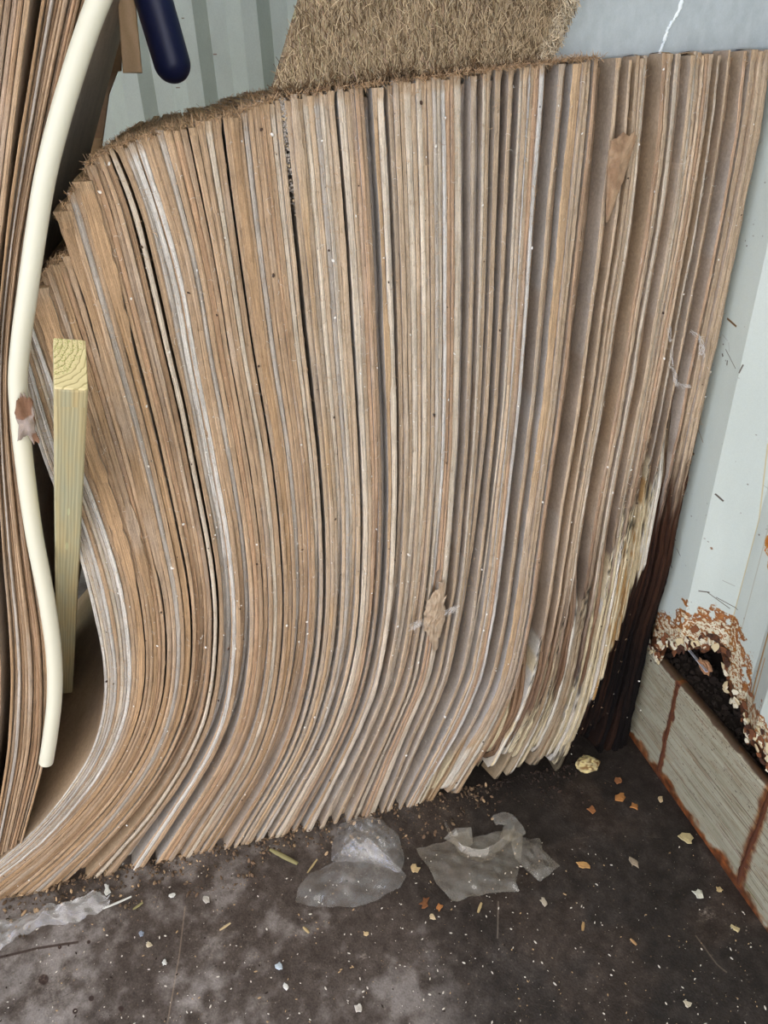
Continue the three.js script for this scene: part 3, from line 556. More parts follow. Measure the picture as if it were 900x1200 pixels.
{
  const z = -0.913, r = rng(808), bl = onZ(320, 107, z), br = onZ(645, 69, z), tr = onZ(675, 0, z), tl = onZ(352, 0, z), t = group('straw_board');
  tag(t, 'rough brown fibre board with matted straw strands leaning on top of the stack', 'fibre board');
  const tex = canvasTex(1024, 1024, (ctx, w, h) => {
    fillNoise(ctx, w, h, (x, y) => { const n = fbm(x * 0.02, y * 0.02, 3) * 16; return [138 + n, 118 + n, 92 + n]; });
    for (let i = 0; i < 15000; i++) {
      const x = r() * w, y = r() * h, l = 10 + r() * 44, a = Math.PI / 2 - 0.25 + (r() - 0.5) * 1.3, k = r(); ctx.lineWidth = 0.8 + r() * 1.6;
      ctx.strokeStyle = k < 0.3 ? `rgba(84,66,46,${0.5 + r() * 0.4})` : k < 0.75 ? `rgba(${168 + r() * 24},${148 + r() * 24},${116 + r() * 20},0.8)` : `rgba(${204 + r() * 20},${186 + r() * 20},${154 + r() * 20},0.75)`;
      ctx.beginPath(); ctx.moveTo(x, y); ctx.quadraticCurveTo(x + Math.cos(a) * l / 2 + (r() - 0.5) * 10, y + Math.sin(a) * l / 2, x + Math.cos(a) * l, y + Math.sin(a) * l); ctx.stroke();
    }
  }, true);
  const STRAW = std({ map: tex, bumpMap: tex, bumpScale: 0.004, vertexColors: true, roughness: 0.95 }), g = new Geo(), NU = 60, NV = 30, up = 3.2;
  const P = (u, v, d = 0) => { // u across, v up
    const a = bl.clone().lerp(br, u), b = tl.clone().lerp(tr, u), p = a.clone().lerp(b, v * up); if (v === 0) p.y += 0.004 * vn(u * 70, 4) + 0.002 * vn(u * 200, 7); if (u === 0) p.x += 0.002 * vn(v * 60, 5); if (u === 1) p.x += 0.006 * vn(v * 90, 2);
    p.z = z - d + (d ? 0 : 0.0015 * vn(u * 90, v * 80)); return p;
  };
  const V = (u, v, d) => { const p = P(u, v, d); const pale = sstep(0.93, 0.965, u + 0.02 * vn(v * 60, 1)); return [p.x, p.y, p.z, mix3([1, 1, 1], [1.75, 1.75, 1.7], pale), p.x / 0.36, p.y / 0.36]; };
  g.grid(NV + 1, NU + 1, (i, j) => V(j / NU, 1 - i / NV, 0));
  g.grid(2, NU + 1, (i, j) => V(j / NU, 0, i * 0.02)); g.grid(NV + 1, 2, (i, j) => V(1, 1 - i / NV, j * 0.02)); g.grid(NV + 1, 2, (i, j) => V(0, 1 - i / NV, 0.02 - j * 0.02));
  g.grid(2, 2, (i, j) => V(1 - j, 1 - i, 0.02)); g.grid(2, NU + 1, (i, j) => V(j / NU, 1, 0.02 - i * 0.02));
  mesh('board_body', g.build(), STRAW, t);
  scatter('straw_strands', [strandGeo(0.018, 0.00042, 0.0025)], FIBRE, 3600, () => {
    const u = 1 - Math.pow(r(), 1.5), v = r() * 0.42, p = P(u, v, 0), k = r(), dark = k < 0.25; const c = dark ? L3(92, 72, 48) : ((q) => L3(150 + q * 56, 130 + q * 54, 100 + q * 48))(r());
    if (v < 0.003 && r() < 0.5) return null;
    return { p: [p.x, p.y, z + 0.0008 + r() * 0.001], r: [(r() - 0.5) * 0.08, r() * 6.28, -0.25 + (r() - 0.5) * 1.5], s: [1, 0.5 + r() * 0.9, 1], c };
  }, t);
  scatter('frayed_edge_strands', [strandGeo(0.016, 0.0005, 0.004)], FIBRE, 900, (i) => {
    const bottom = i % 3, u = bottom ? r() : 0.945 + r() * 0.055, v = bottom ? 0.0 : r() * 0.42, p = P(u, v, 0), k = 0.7 + r() * 0.4, c = bottom ? L3(120 * k, 94 * k, 64 * k) : L3(226 * k, 208 * k, 176 * k);
    return { p: [p.x, p.y + (bottom ? -0.002 + r() * 0.006 : 0), z + 0.002 + r() * 0.004 - (bottom ? r() * 0.01 : 0)], r: [(r() - 0.5) * 1.4, r() * 6.28, r() * 6.28], s: [1, 0.5 + r() * 0.8, 1], c };
  }, t);
}
// board and battens of a wooden frame hanging from the roof behind the left stack
{
  const z = -1.47, o = (a, b) => onZ(a, b, z), PB = std({ map: faceTex, color: col(190, 154, 118), roughness: 0.75 }), t = group('wooden_frame');
  tag(t, 'pine batten with a brown board and small offcuts behind the leaning left stack', 'batten');
  wedge('brown_board', [o(112, 84), o(127, 83), o(141, 82), o(143, 28), o(138, 12), o(150, -70), o(112, -70)], 0.012, PB, t);
  const pine = canvasTex(128, 512, (ctx, w, h) => { const r = rng(6); fillNoise(ctx, w, h, (x, y) => { const g = Math.sin(x * 0.25 + fbm(x * 0.02, y * 0.01, 3) * 5) * 9 + vn(x, y) * 4; return [204 + g, 172 + g, 132 + g]; }); for (const [x, y] of [[40, 300], [80, 310], [60, 350], [70, 250]]) { ctx.fillStyle = 'rgba(120,74,44,0.85)'; ctx.beginPath(); ctx.ellipse(x, y, 5, 9, 0, 0, 7); ctx.fill(); } }, true);
  const PINE = std({ map: pine, roughness: 0.7 });
  const bat = (name, pts, th, dz) => { const q = pts.map(([a, b]) => onZ(a, b, z + dz)); if (q[2].y > 1.4) { const k = (HC - 0.004 - q[0].y) / (q[2].y - q[0].y); q[2].lerpVectors(q[1], q[2], k); q[3].lerpVectors(q[0], q[3], k); } const m = wedge(name, q, th, PINE, t), u = m.geometry.attributes.uv; for (let i = 0; i < u.count; i++) u.setXY(i, u.getX(i) * 9, u.getY(i) * 2.2); };
  bat('batten', [[145, 84], [165, 84], [150, -70], [134, -70]], 0.02, 0.22);
  wedge('rear_board', [o(100, 235), o(112, 235), o(118, 168), o(126, 110), o(136, 84), o(124, 80), o(112, 84), o(104, 150)].map((p) => p.setZ(z - 0.016)), 0.01, PB, t);
  wedge('offcut', [o(108, 214), o(117, 212), o(118, 164), o(108, 163)].map((p) => p.setZ(z - 0.002)), 0.014, PINE, t);
}
// navy tube hanging down between the stack and the end wall
{
  const z = -1.25, a = onZ(208.5, 98, z), b = onZ(180, 0, z), d = b.clone().sub(a).normalize(), L = (HC - 0.005 - a.y) / d.y, rad = 0.0255, pts = [];
  for (let i = 0; i <= 10; i++) { const q = i / 10 * Math.PI / 2; pts.push(new THREE.Vector2(Math.sin(q) * rad + 1e-5, rad - Math.cos(q) * rad)); }
  pts.push(new THREE.Vector2(rad, L), new THREE.Vector2(rad * 0.86, L), new THREE.Vector2(rad * 0.86, rad * 1.4));
  const m = mesh('hanging_tube', new THREE.LatheGeometry(pts, 40), std({ color: col(26, 35, 74), roughness: 0.42 }));
  m.position.copy(a); m.quaternion.setFromUnitVectors(new THREE.Vector3(0, 1, 0), d);
  tag(m, 'navy blue tube with a rounded end hanging in front of the corrugated wall', 'tube');
}
// cream plastic pipe bent down along the left stack
{
  const c = [[146, -60], [116, 0], [79, 108], [54, 203], [42, 275], [32, 345], [24, 405], [21, 445], [23, 485], [29, 545], [40, 625], [55, 705], [63, 765], [64, 815], [59, 862], [54, 893]].map(([a, b], i) => onZ(a, b, ZF + 0.026)), cv = new THREE.CatmullRomCurve3(c, false, 'centripetal');
  const rad = 0.0104, outer = new THREE.TubeGeometry(cv, 160, rad, 20), inner = new THREE.TubeGeometry(cv, 40, rad * 0.78, 16), ends = [];
  for (const [u, s] of [[0, -1], [1, 1]]) { const p = cv.getPointAt(u), t = cv.getTangentAt(u), ring = new THREE.RingGeometry(rad * 0.78, rad, 20); ring.applyQuaternion(new THREE.Quaternion().setFromUnitVectors(new THREE.Vector3(0, 0, 1), t.multiplyScalar(s))); ring.translate(p.x, p.y, p.z); ends.push(ring); }
  inner.index.array.reverse(); inner.computeVertexNormals();
  const m = mesh('plastic_pipe', mergeGeometries([outer, inner, ...ends]), new THREE.MeshPhysicalMaterial({ color: col(205, 202, 181), roughness: 0.42, clearcoat: 0.25, clearcoatRoughness: 0.4 }));
  tag(m, 'cream plastic pipe bending down along the leaning left stack', 'pipe');
}
// pale green treated timber post
{
  const front = onZ(83.5, 457, -0.72), foot = onZ(75.5, 813, -1.185), ax = front.clone().sub(foot), L = ax.length(); ax.normalize();
  const xa = new THREE.Vector3(1, 0, 0).addScaledVector(ax, -ax.x).normalize(), za = new THREE.Vector3().crossVectors(xa, ax).normalize(), W = 0.0305, D = 0.064;
  const t = group('timber_post', [0, 0, 0]); tag(t, 'pale green treated timber post leaning into the hollow, its sawn end upward', 'post');
  t.position.copy(foot); t.quaternion.setFromRotationMatrix(new THREE.Matrix4().makeBasis(xa, ax, za));
  const side = canvasTex(256, 1024, (ctx, w, h) => fillNoise(ctx, w, h, (x, y) => { const u = x + fbm(x * 0.01, y * 0.004, 3) * 22 + 9 * Math.exp(-Math.pow((y - 830) / 60, 2)) * Math.sin(x * 0.05), g = Math.sin(u * 0.19) * 12 + Math.sin(u * 0.47) * 5 + fbm(x * 0.3, y * 0.02, 3) * 12, gr = fbm(x * 0.012, y * 0.01, 3) * 12; const kn = Math.hypot((x - 128) / 14, (y - 230) / 10) < 1 || Math.hypot((x - 118) / 16, (y - 330) / 12) < 1 ? 12 : 0; return [166 + g - gr + kn, 156 + g * 0.9 + kn * 1.5, 118 + g * 0.8 + gr + kn]; }), true);
  const SIDE = std({ map: side, bumpMap: side, bumpScale: 0.0006, roughness: 0.7 });
  const g = new RoundedBoxGeometry(W, L, D, 3, 0.0035).translate(0, L / 2, -D / 2), uv = g.attributes.uv, ps = g.attributes.position, nm = g.attributes.normal;
  for (let i = 0; i < uv.count; i++) { const zf = Math.abs(nm.getZ(i)) > Math.abs(nm.getX(i)); uv.setXY(i, zf ? ps.getX(i) / W + 0.5 : ps.getZ(i) / D, ps.getY(i) / 0.9); }
  mesh('post_body', g, SIDE, t);
  const end = canvasTex(256, 512, (ctx, w, h) => { const r = rng(12); fillNoise(ctx, w, h, (x, y) => { const d = Math.hypot(x + 40, (y - 60) * 0.75), k = d + fbm(x * 0.01, y * 0.01, 3) * 26, f = (k % 40) / 40, g = f > 0.78 ? -48 : f * -14, dots = d < 260 && hsh(x >> 3, y >> 3) > 0.6 ? -34 : 0; return [218 + g + dots * 1.2, 204 + g + dots * 0.8, 156 + g + dots * 1.3]; }); });
  const ec = mesh('end_grain', new RoundedBoxGeometry(W - 0.001, 0.003, D - 0.001, 3, 0.0012).translate(0, L, -D / 2), std({ map: end, roughness: 0.85 }), t), eu = ec.geometry.attributes.uv, ep = ec.geometry.attributes.position;
  for (let i = 0; i < eu.count; i++) eu.setXY(i, ep.getX(i) / W + 0.5, -ep.getZ(i) / D);
}

// ---------------------------------------------------------------- thin crumpled things
function patchGeo(border, hfn, opt = {}) {                            // border: world points; a skin stretched over it, lifted along n by hfn(u, v, rho)
  const n = opt.n ?? 120, m = opt.rings ?? 26, c = opt.centre ?? border.reduce((a, p) => a.add(p), new THREE.Vector3()).multiplyScalar(1 / border.length), cv = new THREE.CatmullRomCurve3(border, true, 'catmullrom', 0.15);
  const nrm = opt.normal ?? new THREE.Vector3(0, 1, 0), g = new Geo(), bp = []; for (let j = 0; j <= n; j++) bp.push(cv.getPoint((j % n) / n));
  const at = (i, j, side) => { const q = i / m, p = c.clone().lerp(bp[j], q * (1 + (opt.rag ?? 0) * q * q * vn(j * 0.5, 3 + border.length))), h = hfn(p, q); return p.addScaledVector(nrm, h + side * (opt.thick ?? 0) * (q >= 1 && opt.thick ? 0.4 : 1)); };
  const put = (side, flip) => g.grid(m + 1, n + 1, (i, j) => { const jj = flip ? n - j : j, p = at(i, jj, side), k = opt.tint ? opt.tint(p) : null; return [p.x, p.y, p.z, k, p.x * 12, (p.y + p.z) * 12]; });
  put(1, false); if (opt.thick) { put(-1, true); g.grid(2, n + 1, (i, j) => { const p = at(m, j, i ? -1 : 1); return [p.x, p.y, p.z, opt.tint ? opt.tint(p) : null, p.x * 12, p.z * 12]; }); }
  return g.build();
}
const tri = (x) => { x -= Math.floor(x); return Math.abs(x * 2 - 1) * 2 - 1; };
const folds = (p, seed, f) => { let h = 0; for (let i = 0; i < 5; i++) { const a = seed * 1.7 + i * 2.39996, w = f * (0.5 + i * 0.45); h += tri((p.x * Math.cos(a) + p.z * Math.sin(a)) * w + seed * 0.37 + 0.15 * vn(p.x * 30, p.z * 30 + seed)) / (1 + i * 0.8); } return h * 0.4; };
const film = (c, milk, rough) => { const m = new THREE.MeshPhysicalMaterial({ color: c, roughness: rough, transmission: 1 - milk, thickness: 0, ior: 1.5, side: THREE.DoubleSide }); return m; };
const FILM1 = film(new THREE.Color(0.96, 0.96, 0.96), 0.08, 0.07), FILM2 = film(new THREE.Color(0.92, 0.88, 0.8), 0.10, 0.09), FILM3 = film(new THREE.Color(0.93, 0.93, 0.93), 0.16, 0.16);
const B = (pts) => pts.map(([a, b, h]) => onY(a, b, h ?? 0.004));
{
  const t = group('plastic_film'); tag(t, 'crumpled clear plastic film with a puffed hump at the foot of the stack', 'plastic film');
  mesh('flat_sheet', patchGeo(B([[347, 1062], [352, 1040], [372, 1020], [395, 1012], [402, 1000], [430, 996], [452, 1008], [476, 1028], [468, 1046], [446, 1054], [420, 1066], [395, 1068], [372, 1064]]), (p, q) => 0.008 + 0.011 * folds(p, 2, 22) + 0.008 * (1 - q), {}), FILM1, t);
  mesh('puffed_hump', patchGeo(B([[388, 1010, 0.006], [390, 985, 0.012], [398, 966, 0.02], [418, 958, 0.03], [445, 960, 0.026], [466, 978, 0.016], [474, 1005, 0.006], [468, 1022, 0.004], [430, 1012, 0.004], [405, 1010, 0.004]]), (p, q) => 0.03 * (1 - q * q) + 0.015 * folds(p, 5, 30) * (1 - q * 0.3), { rings: 34 }), FILM1, t);
  mesh('inner_fold', patchGeo(B([[400, 1000, 0.01], [408, 976, 0.02], [436, 972, 0.022], [458, 992, 0.014], [450, 1010, 0.008], [420, 1008, 0.006]]), (p, q) => 0.014 * (1 - q * q) + 0.008 * folds(p, 9, 34), {}), FILM1, t);
}
{
  const t = group('plastic_film'); tag(t, 'flattened brownish clear film with a curled fold, right of the humped film', 'plastic film');
  mesh('flat_sheet', patchGeo(B([[488, 997], [520, 988], [548, 975], [552, 985], [578, 980], [600, 975], [612, 985], [610, 1012], [604, 1040], [608, 1048], [560, 1052], [530, 1058], [512, 1040], [500, 1018]]), (p, q) => 0.008 + 0.010 * folds(p, 3, 20) + 0.005 * (1 - q), {}), FILM2, t);
  mesh('right_flap', patchGeo(B([[596, 985], [632, 985], [636, 1000], [655, 1020], [634, 1034], [622, 1028], [604, 1010]]), (p, q) => 0.009 + 0.010 * folds(p, 7, 24), {}), FILM2, t);
  mesh('top_flap', patchGeo(B([[577, 958, 0.02], [592, 953, 0.024], [606, 962, 0.02], [616, 978, 0.014], [600, 990, 0.008], [585, 985, 0.008], [590, 970, 0.012], [580, 968, 0.014]]), (p, q) => 0.006 + 0.007 * folds(p, 4, 22), {}), FILM2, t);
  const rib = (pts, wd, k) => { const cv = new THREE.CatmullRomCurve3(pts.map(([a, b, h]) => onY(a, b, h))), g = new Geo(); g.grid(61, 7, (i, j) => { const p = cv.getPoint(i / 60), s = (j / 6 - 0.5) * wd * (0.6 + 0.5 * Math.sin(i / 60 * 3.14)); return [p.x + 0.2 * s, p.y + 0.9 * Math.abs(s) + 0.002 * vn(i * 0.3, j), p.z - s * 0.9, null, 0, 0]; }); mesh('curled_fold', g.build(), FILM2, t); };
  rib([[521, 966, 0.014], [528, 982, 0.016], [538, 998, 0.014], [552, 1006, 0.012], [570, 1006, 0.012], [585, 996, 0.014], [597, 984, 0.014], [603, 972, 0.016]], 0.024, 1);
  mesh('corner_fold', patchGeo(B([[520, 985, 0.012], [534, 974, 0.02], [552, 972, 0.018], [554, 990, 0.01], [545, 998, 0.008]]), (p, q) => 0.006 + 0.004 * folds(p, 6, 26), {}), FILM2, t);
}
{
  const t = group('plastic_strip'); tag(t, 'torn milky plastic sheeting twisted along the stack foot at the lower left', 'plastic film');
  mesh('twisted_band', patchGeo(B([[-50, 1100], [0, 1082, 0.012], [40, 1074, 0.014], [62, 1062, 0.02], [76, 1066, 0.02], [96, 1056, 0.022], [112, 1046, 0.022], [128, 1050, 0.016], [127, 1064, 0.006], [104, 1076, 0.004], [80, 1086], [56, 1088], [30, 1100], [0, 1118], [-50, 1136]]), (p, q) => 0.008 + 0.014 * folds(p, 8, 30) + 0.008 * (1 - q), { n: 160, rag: 0.05 }), FILM3, t);
}
{ // torn scrap on the pipe, torn flap of a sheet, torn hollow
  const N = new THREE.Vector3(0.1, 0.2, 1).normalize(), z = ZF + 0.042;
  const SC = std({ vertexColors: true, map: faceTex, roughness: 0.95, bumpMap: faceTex, bumpScale: 0.001 });
  const scrap = mesh('cardboard_scrap', patchGeo([[21, 468], [27, 462], [33, 466], [38, 474], [41, 488], [43, 506], [46, 516], [40, 521], [34, 512], [27, 513], [21, 517], [22, 498], [18, 486]].map(([a, b]) => onZ(a, b, z)), (p, q) => 0.004 * vn(p.x * 120, p.y * 120) + 0.003 * (1 - q), { normal: N, thick: 0.0012, rag: 0.12, rings: 14, n: 90, tint: (p) => (vn(p.x * 130, p.y * 90) > 0.05 ? L3(176, 160, 148) : L3(146, 108, 82)) }), SC);
  tag(scrap, 'torn grey-brown cardboard scrap caught on the cream pipe', 'scrap');
  const flapAt = byKey.flapleft.mesh;
  mesh('torn_flap', patchGeo([[716, 166], [724, 160], [731, 155], [738, 158], [744, 154], [745, 165], [739, 184], [732, 206], [725, 226], [718, 246], [711, 262], [710, 236], [711, 206], [713, 182]].map(([a, b]) => onZ(a, b, ZF + 0.006)), (p, q) => 0.004 * (1 - q) + 0.0012 * vn(p.x * 300, p.y * 300), { normal: new THREE.Vector3(-0.35, 0.1, 1).normalize(), thick: 0.0025, rag: 0.05, rings: 16, n: 110, tint: (p) => mix3(L3(168, 134, 102), L3(190, 158, 124), clamp(0.5 + vn(p.x * 200, p.y * 120))) }), SC, flapAt);
  const tornAt = byKey.torn.mesh;
  mesh('torn_fibres', patchGeo([[496, 722], [502, 706], [512, 692], [520, 680], [522, 700], [520, 726], [514, 750], [508, 764], [503, 745], [497, 735]].map(([a, b]) => onZ(a, b, ZF + 0.003)), (p, q) => 0.003 * (1 - q * q) + 0.002 * vn(p.x * 500, p.y * 260), { normal: new THREE.Vector3(-0.2, 0.2, 1).normalize(), thick: 0.002, rag: 0.16, rings: 14, n: 80, tint: (p) => mix3(L3(206, 184, 156), L3(190, 164, 134), clamp(0.5 + vn(p.x * 200, p.y * 200))) }), SC, tornAt);
}

// ---------------------------------------------------------------- loose bits: fibres, dust, crumbs, chips
{
  const r = rng(2024), bit = new THREE.DodecahedronGeometry(0.002, 0), pick = (...c) => c[Math.floor(r() * c.length)];
  const tan = () => { const k = 0.8 + r() * 0.35; return L3(190 * k, 158 * k, 122 * k); };
  scatter('top_fibres', [strandGeo(0.012, 0.00035, 0.003)], FIBRE, 6500, () => {
    const s = 22 + Math.pow(r(), 0.85) * 680, z = ZF + 0.003 - Math.pow(r(), 2.2) * 0.62, y = topY(s) + 0.0005 + r() * 0.003; return { p: [X(s, topY(s)), y, z], r: [1.57 + (r() - 0.5) * 1.1, r() * 6.28, (r() - 0.5) * 1.2], s: [1, 0.5 + r() * 1.3, 1], c: tan() };
  }, null, 'loose tan wood fibres matted over the top edges of the stack', 'wood fibres');
  scatter('edge_fuzz', [strandGeo(0.006, 0.00022, 0.002)], FIBRE, 9000, () => {
    const b = row[Math.floor(r() * row.length)], y = Math.pow(r(), 0.75) * b.top; const sm = lerp(b.s0, b.s1, r()); if (sm > 700 && y < 0.6 && (sm > 862 || r() < 0.85)) return null;
    return { p: [X(sm, y), y, ZF - b.set + 0.0012], r: [(r() - 0.5) * 2, (r() - 0.5) * 2, r() * 6.28], s: [1, 0.4 + r() * 1.1, 1], c: r() < 0.12 ? L3(224, 218, 206) : tan() };
  }, null, 'fine pale fuzz of fibres on the front edges of the curved stack', 'wood fibres');
  scatter('edge_flecks', [bit], FIBRE, 420, () => {
    const b = row[Math.floor(r() * row.length)], y = r() * b.top, sm = lerp(b.s0, b.s1, r()), q = 0.3 + r() * r() * 0.9; return { p: [X(sm, y), y, ZF - b.set + 0.0008], r: [r() * 6, r() * 6, r() * 6], s: [q, q * 1.3, q * 0.7], c: r() < 0.72 ? L3(228, 224, 214) : L3(62, 46, 36) };
  }, null, 'tiny white and dark flecks stuck on the front edges of the stack', 'flecks');
  scatter('gap_dust', [bit], FIBRE, 700, () => {
    const s = 334 + r() * 6, y = topY(338) - r() * r() * 0.12, q = 0.25 + r() * 0.6; return { p: [X(s, y), y, ZF - 0.003 - r() * 0.014], r: [r() * 6, r() * 6, r() * 6], s: [q, q, q], c: r() < 0.8 ? L3(168, 160, 150) : L3(190, 166, 132) };
  }, null, 'grey dust and crumbs clogging the narrow gap under the straw board left part', 'dust');
  scatter('foot_crumbs', [bit], FIBRE, 4200, () => {
    const px = -20 + r() * 700, x = onY(px, 1066 - 0.233 * px).x, z = ZF + Math.pow(r(), 2) * 0.07 * (0.4 + 0.9 * (vn(x * 14, 2) > 0 ? 1 : 0.3)) - 0.012, q = 0.16 + Math.pow(r(), 5) * 1.5; const k = 0.55 + r() * 0.5, wet = x > 0.4;
    return { p: [x, 0.001 + q * 0.0008 + r() * 0.004 * (z < ZF + 0.015 ? 1 : 0), z], r: [r() * 6, r() * 6, r() * 6], s: [q * (1 + r()), q * 0.6, q], c: wet ? L3(58 * k, 42 * k, 32 * k) : r() < 0.2 ? L3(190 * k, 160 * k, 124 * k) : L3(112 * k, 90 * k, 70 * k) };
  }, null, 'brown crumbs and sawdust heaped along the foot of the stack', 'crumbs');
  scatter('floor_flecks', [bit], FIBRE, 1500, () => {
    const p = onY(-20 + r() * 930, 985 + r() * 225), q = 0.12 + Math.pow(r(), 3) * 0.6, k = r(); if (p.x > 0.715 || p.z < ZF + 0.01) return null;
    return { p: [p.x, 0.0012, p.z], r: [0, r() * 6, 0], s: [q * (1 + r() * 1.5), q * 0.5, q], c: k < 0.5 ? L3(206, 200, 190) : k < 0.8 ? L3(170, 144, 110) : L3(40, 30, 24) };
  }, null, 'scattered tiny white and tan flecks on the dark floor', 'flecks');
  const chipGeo = (w, h, seed) => { const q = rng(seed), n = 11, pts = []; for (let i = 0; i < n; i++) { const a = i / n * 6.283, d = 0.42 + q() * 0.75; pts.push(new THREE.Vector2(Math.cos(a) * d * w / 2, Math.sin(a) * d * h / 2)); } const g = new THREE.ExtrudeGeometry(new THREE.Shape(pts), { depth: 0.0012, bevelEnabled: true, bevelSize: 0.0006, bevelThickness: 0.0006, bevelSegments: 1, steps: 1 }).rotateX(-Math.PI / 2), p = g.attributes.position; for (let i = 0; i < p.count; i++) p.setY(i, p.getY(i) + 0.0014 + 0.0018 * Math.abs(vn(p.getX(i) * 140 + seed, p.getZ(i) * 140))); g.computeVertexNormals(); return g; };
  const stickGeo = (l, w) => { const g = new Geo(); g.grid(9, 7, (i, j) => { const t = i / 8 - 0.5, a = j / 6 * 6.283, k = w / 2 * (1 - 0.7 * Math.abs(t)) * (1 + 0.15 * vn(i, j)); return [t * l, w / 2 + Math.sin(a) * k * 0.7 + 0.06 * l * t * t, Math.cos(a) * k, null, 0, 0]; }); return g.build(); };
  const MAT = {}; const mt = (c) => MAT[c] ??= std({ color: col(...c), map: faceTex, roughness: 0.9 });
  const CREAMC = [206, 190, 142], RUSTC = [186, 128, 70], WHITEC = [232, 232, 226], PALE = [214, 190, 150], BROWNC = [132, 84, 48], GREEN = [158, 150, 104], STRAWC = [206, 182, 132], BLUEW = [206, 220, 232];
  const item = (kind, px, py, w, h, turn, c, label, cat) => { const p = onY(px, py), sc = p.distanceTo(EYE) / FOCAL * 0.8, m = mesh(kind, /stick|splinter|straw/.test(kind) ? stickGeo(w * sc, h * sc) : chipGeo(w * sc, h * sc * 1.5, px + py), mt(c)); m.position.set(p.x, 0.0004, p.z); m.rotation.y = turn; tag(m, label, cat); };
  item('paint_flake', 803, 983, 17, 14, 0.4, CREAMC, 'ragged cream paint flake on the floor close to the rusty rail', 'paint flake');
  item('paint_flake', 818, 1049, 12, 10, 1.1, [222, 222, 204], 'small pale triangular paint flake right of the ragged cream one', 'paint flake');
  item('paint_flake', 861, 1089, 8, 6, 0.2, CREAMC, 'tiny cream paint flake on the floor at the lower right', 'paint flake');
  item('paint_flake', 843, 1044, 7, 5, 0.9, STRAWC, 'little straw-coloured flake beside the rail, right of the triangular flake', 'paint flake');
  item('wood_chip', 684, 1015, 18, 7, -0.5, [206, 160, 100], 'long orange-tan wood chip alone on the dark floor right of the films', 'wood chip');
  item('wood_chip', 727, 935, 17, 8, 0.1, RUSTC, 'orange rotten wood chip before the black foot of the stack, nearest the stack', 'wood chip');
  item('wood_chip', 743, 946, 10, 8, 0.3, RUSTC, 'small orange wood chip right of the larger orange one', 'wood chip');
  item('wood_chip', 693, 950, 12, 9, 1.0, [166, 110, 66], 'brownish orange wood chip left of the two orange ones', 'wood chip');
  item('wood_chip', 724, 916, 10, 6, 0.6, [150, 98, 58], 'dull orange chip in the dark corner behind the larger orange chip', 'wood chip');
  item('wood_chip', 743, 1011, 11, 10, 0.2, [172, 156, 134], 'greyish crumbly chip in the middle of the dark floor right', 'wood chip');
  item('wood_chip', 774, 938, 9, 5, 0.2, PALE, 'pale chip on the floor beside the rusty rail corner', 'wood chip');
  item('wood_chip', 498, 1059, 16, 7, 0.6, BROWNC, 'dark brown bark chip below the brownish film', 'wood chip');
  item('wood_chip', 515, 1064, 13, 6, 0.5, [196, 132, 76], 'orange-brown chip right of the dark bark chip', 'wood chip');
  item('wood_chip', 506, 1076, 8, 6, 0.9, [222, 200, 162], 'pale chip below the orange-brown chip', 'wood chip');
  item('wood_chip', 486, 1020, 13, 9, -0.6, [216, 188, 140], 'pale yellow chip between the two plastic films', 'wood chip');
  item('wood_chip', 429, 1096, 6, 6, 0.4, [222, 196, 150], 'small square pale chip on the floor below the humped film', 'wood chip');
  item('splinter', 562, 1065, 14, 4, 0.9, STRAWC, 'tan splinter below the right side of the brownish film', 'splinter');
  item('splinter', 333, 1006, 44, 7, -0.75, GREEN, 'pale green wood splinter at the foot of the stack left of the humped film', 'splinter');
  item('straw_stick', 366, 1016, 22, 3, 0.8, STRAWC, 'thin straw stick left of the humped film', 'splinter');
  item('straw_stick', 359, 1091, 11, 4, -1.0, STRAWC, 'short straw bit below the left corner of the humped film', 'splinter');
  item('straw_stick', 138, 1059, 34, 3.4, 0.22, WHITEC, 'thin white stick poking out of the milky sheeting', 'splinter');
  item('straw_stick', 162, 1063, 13, 4, 0.5, GREEN, 'short greenish stick right of the thin white stick', 'splinter');
  item('splinter', 264, 1087, 15, 3.6, 0.4, PALE, 'pale splinter on the floor lower left of centre', 'splinter');
  item('splinter', 742, 1105, 9, 4, -1.2, [190, 150, 104], 'short tan splinter on the open dark floor at the right', 'splinter');
  item('splinter', 683, 1087, 11, 4, 1.0, [196, 160, 110], 'tan splinter on the dark floor below the long orange-tan chip', 'splinter');
  item('white_flake', 126, 1043, 7, 14, 0.2, WHITEC, 'bright white flake stuck at the stack foot above the milky sheeting', 'flake');
  item('white_flake', 202, 1051, 10, 5, 0.1, WHITEC, 'white flake right of the greenish stick at the stack foot', 'flake');
  item('white_flake', 242, 1055, 7, 8, 0.4, [206, 200, 190], 'greyish white flake before the stack foot left of centre', 'flake');
  item('white_flake', 193, 1129, 7, 5, 0.2, WHITEC, 'white flake in the middle of the lower left floor', 'flake');
  item('white_flake', 327, 1134, 7, 8, 0.5, BLUEW, 'bluish white flake left of the bottom centre', 'flake');
  item('white_flake', 335, 1157, 5, 6, 0.5, WHITEC, 'small white flake just below the bluish white one', 'flake');
  item('white_flake', 420, 1183, 10, 6, -0.6, [220, 214, 204], 'pale flake on the floor at the bottom centre', 'flake');
  item('pebble', 175, 1108, 7, 6, 0.2, [222, 208, 178], 'small cream pebble on the lower left floor', 'pebble');
  item('pebble', 166, 1095, 5, 6, 0.2, [150, 160, 178], 'small bluish pebble above the cream one', 'pebble');
  item('white_flake', 806, 1178, 9, 6, -0.6, [214, 204, 180], 'cream flake on the floor at the bottom right', 'flake');
  item('white_flake', 637, 1058, 9, 9, 0.3, [196, 184, 164], 'crumpled grey flake right below the brownish film', 'flake');
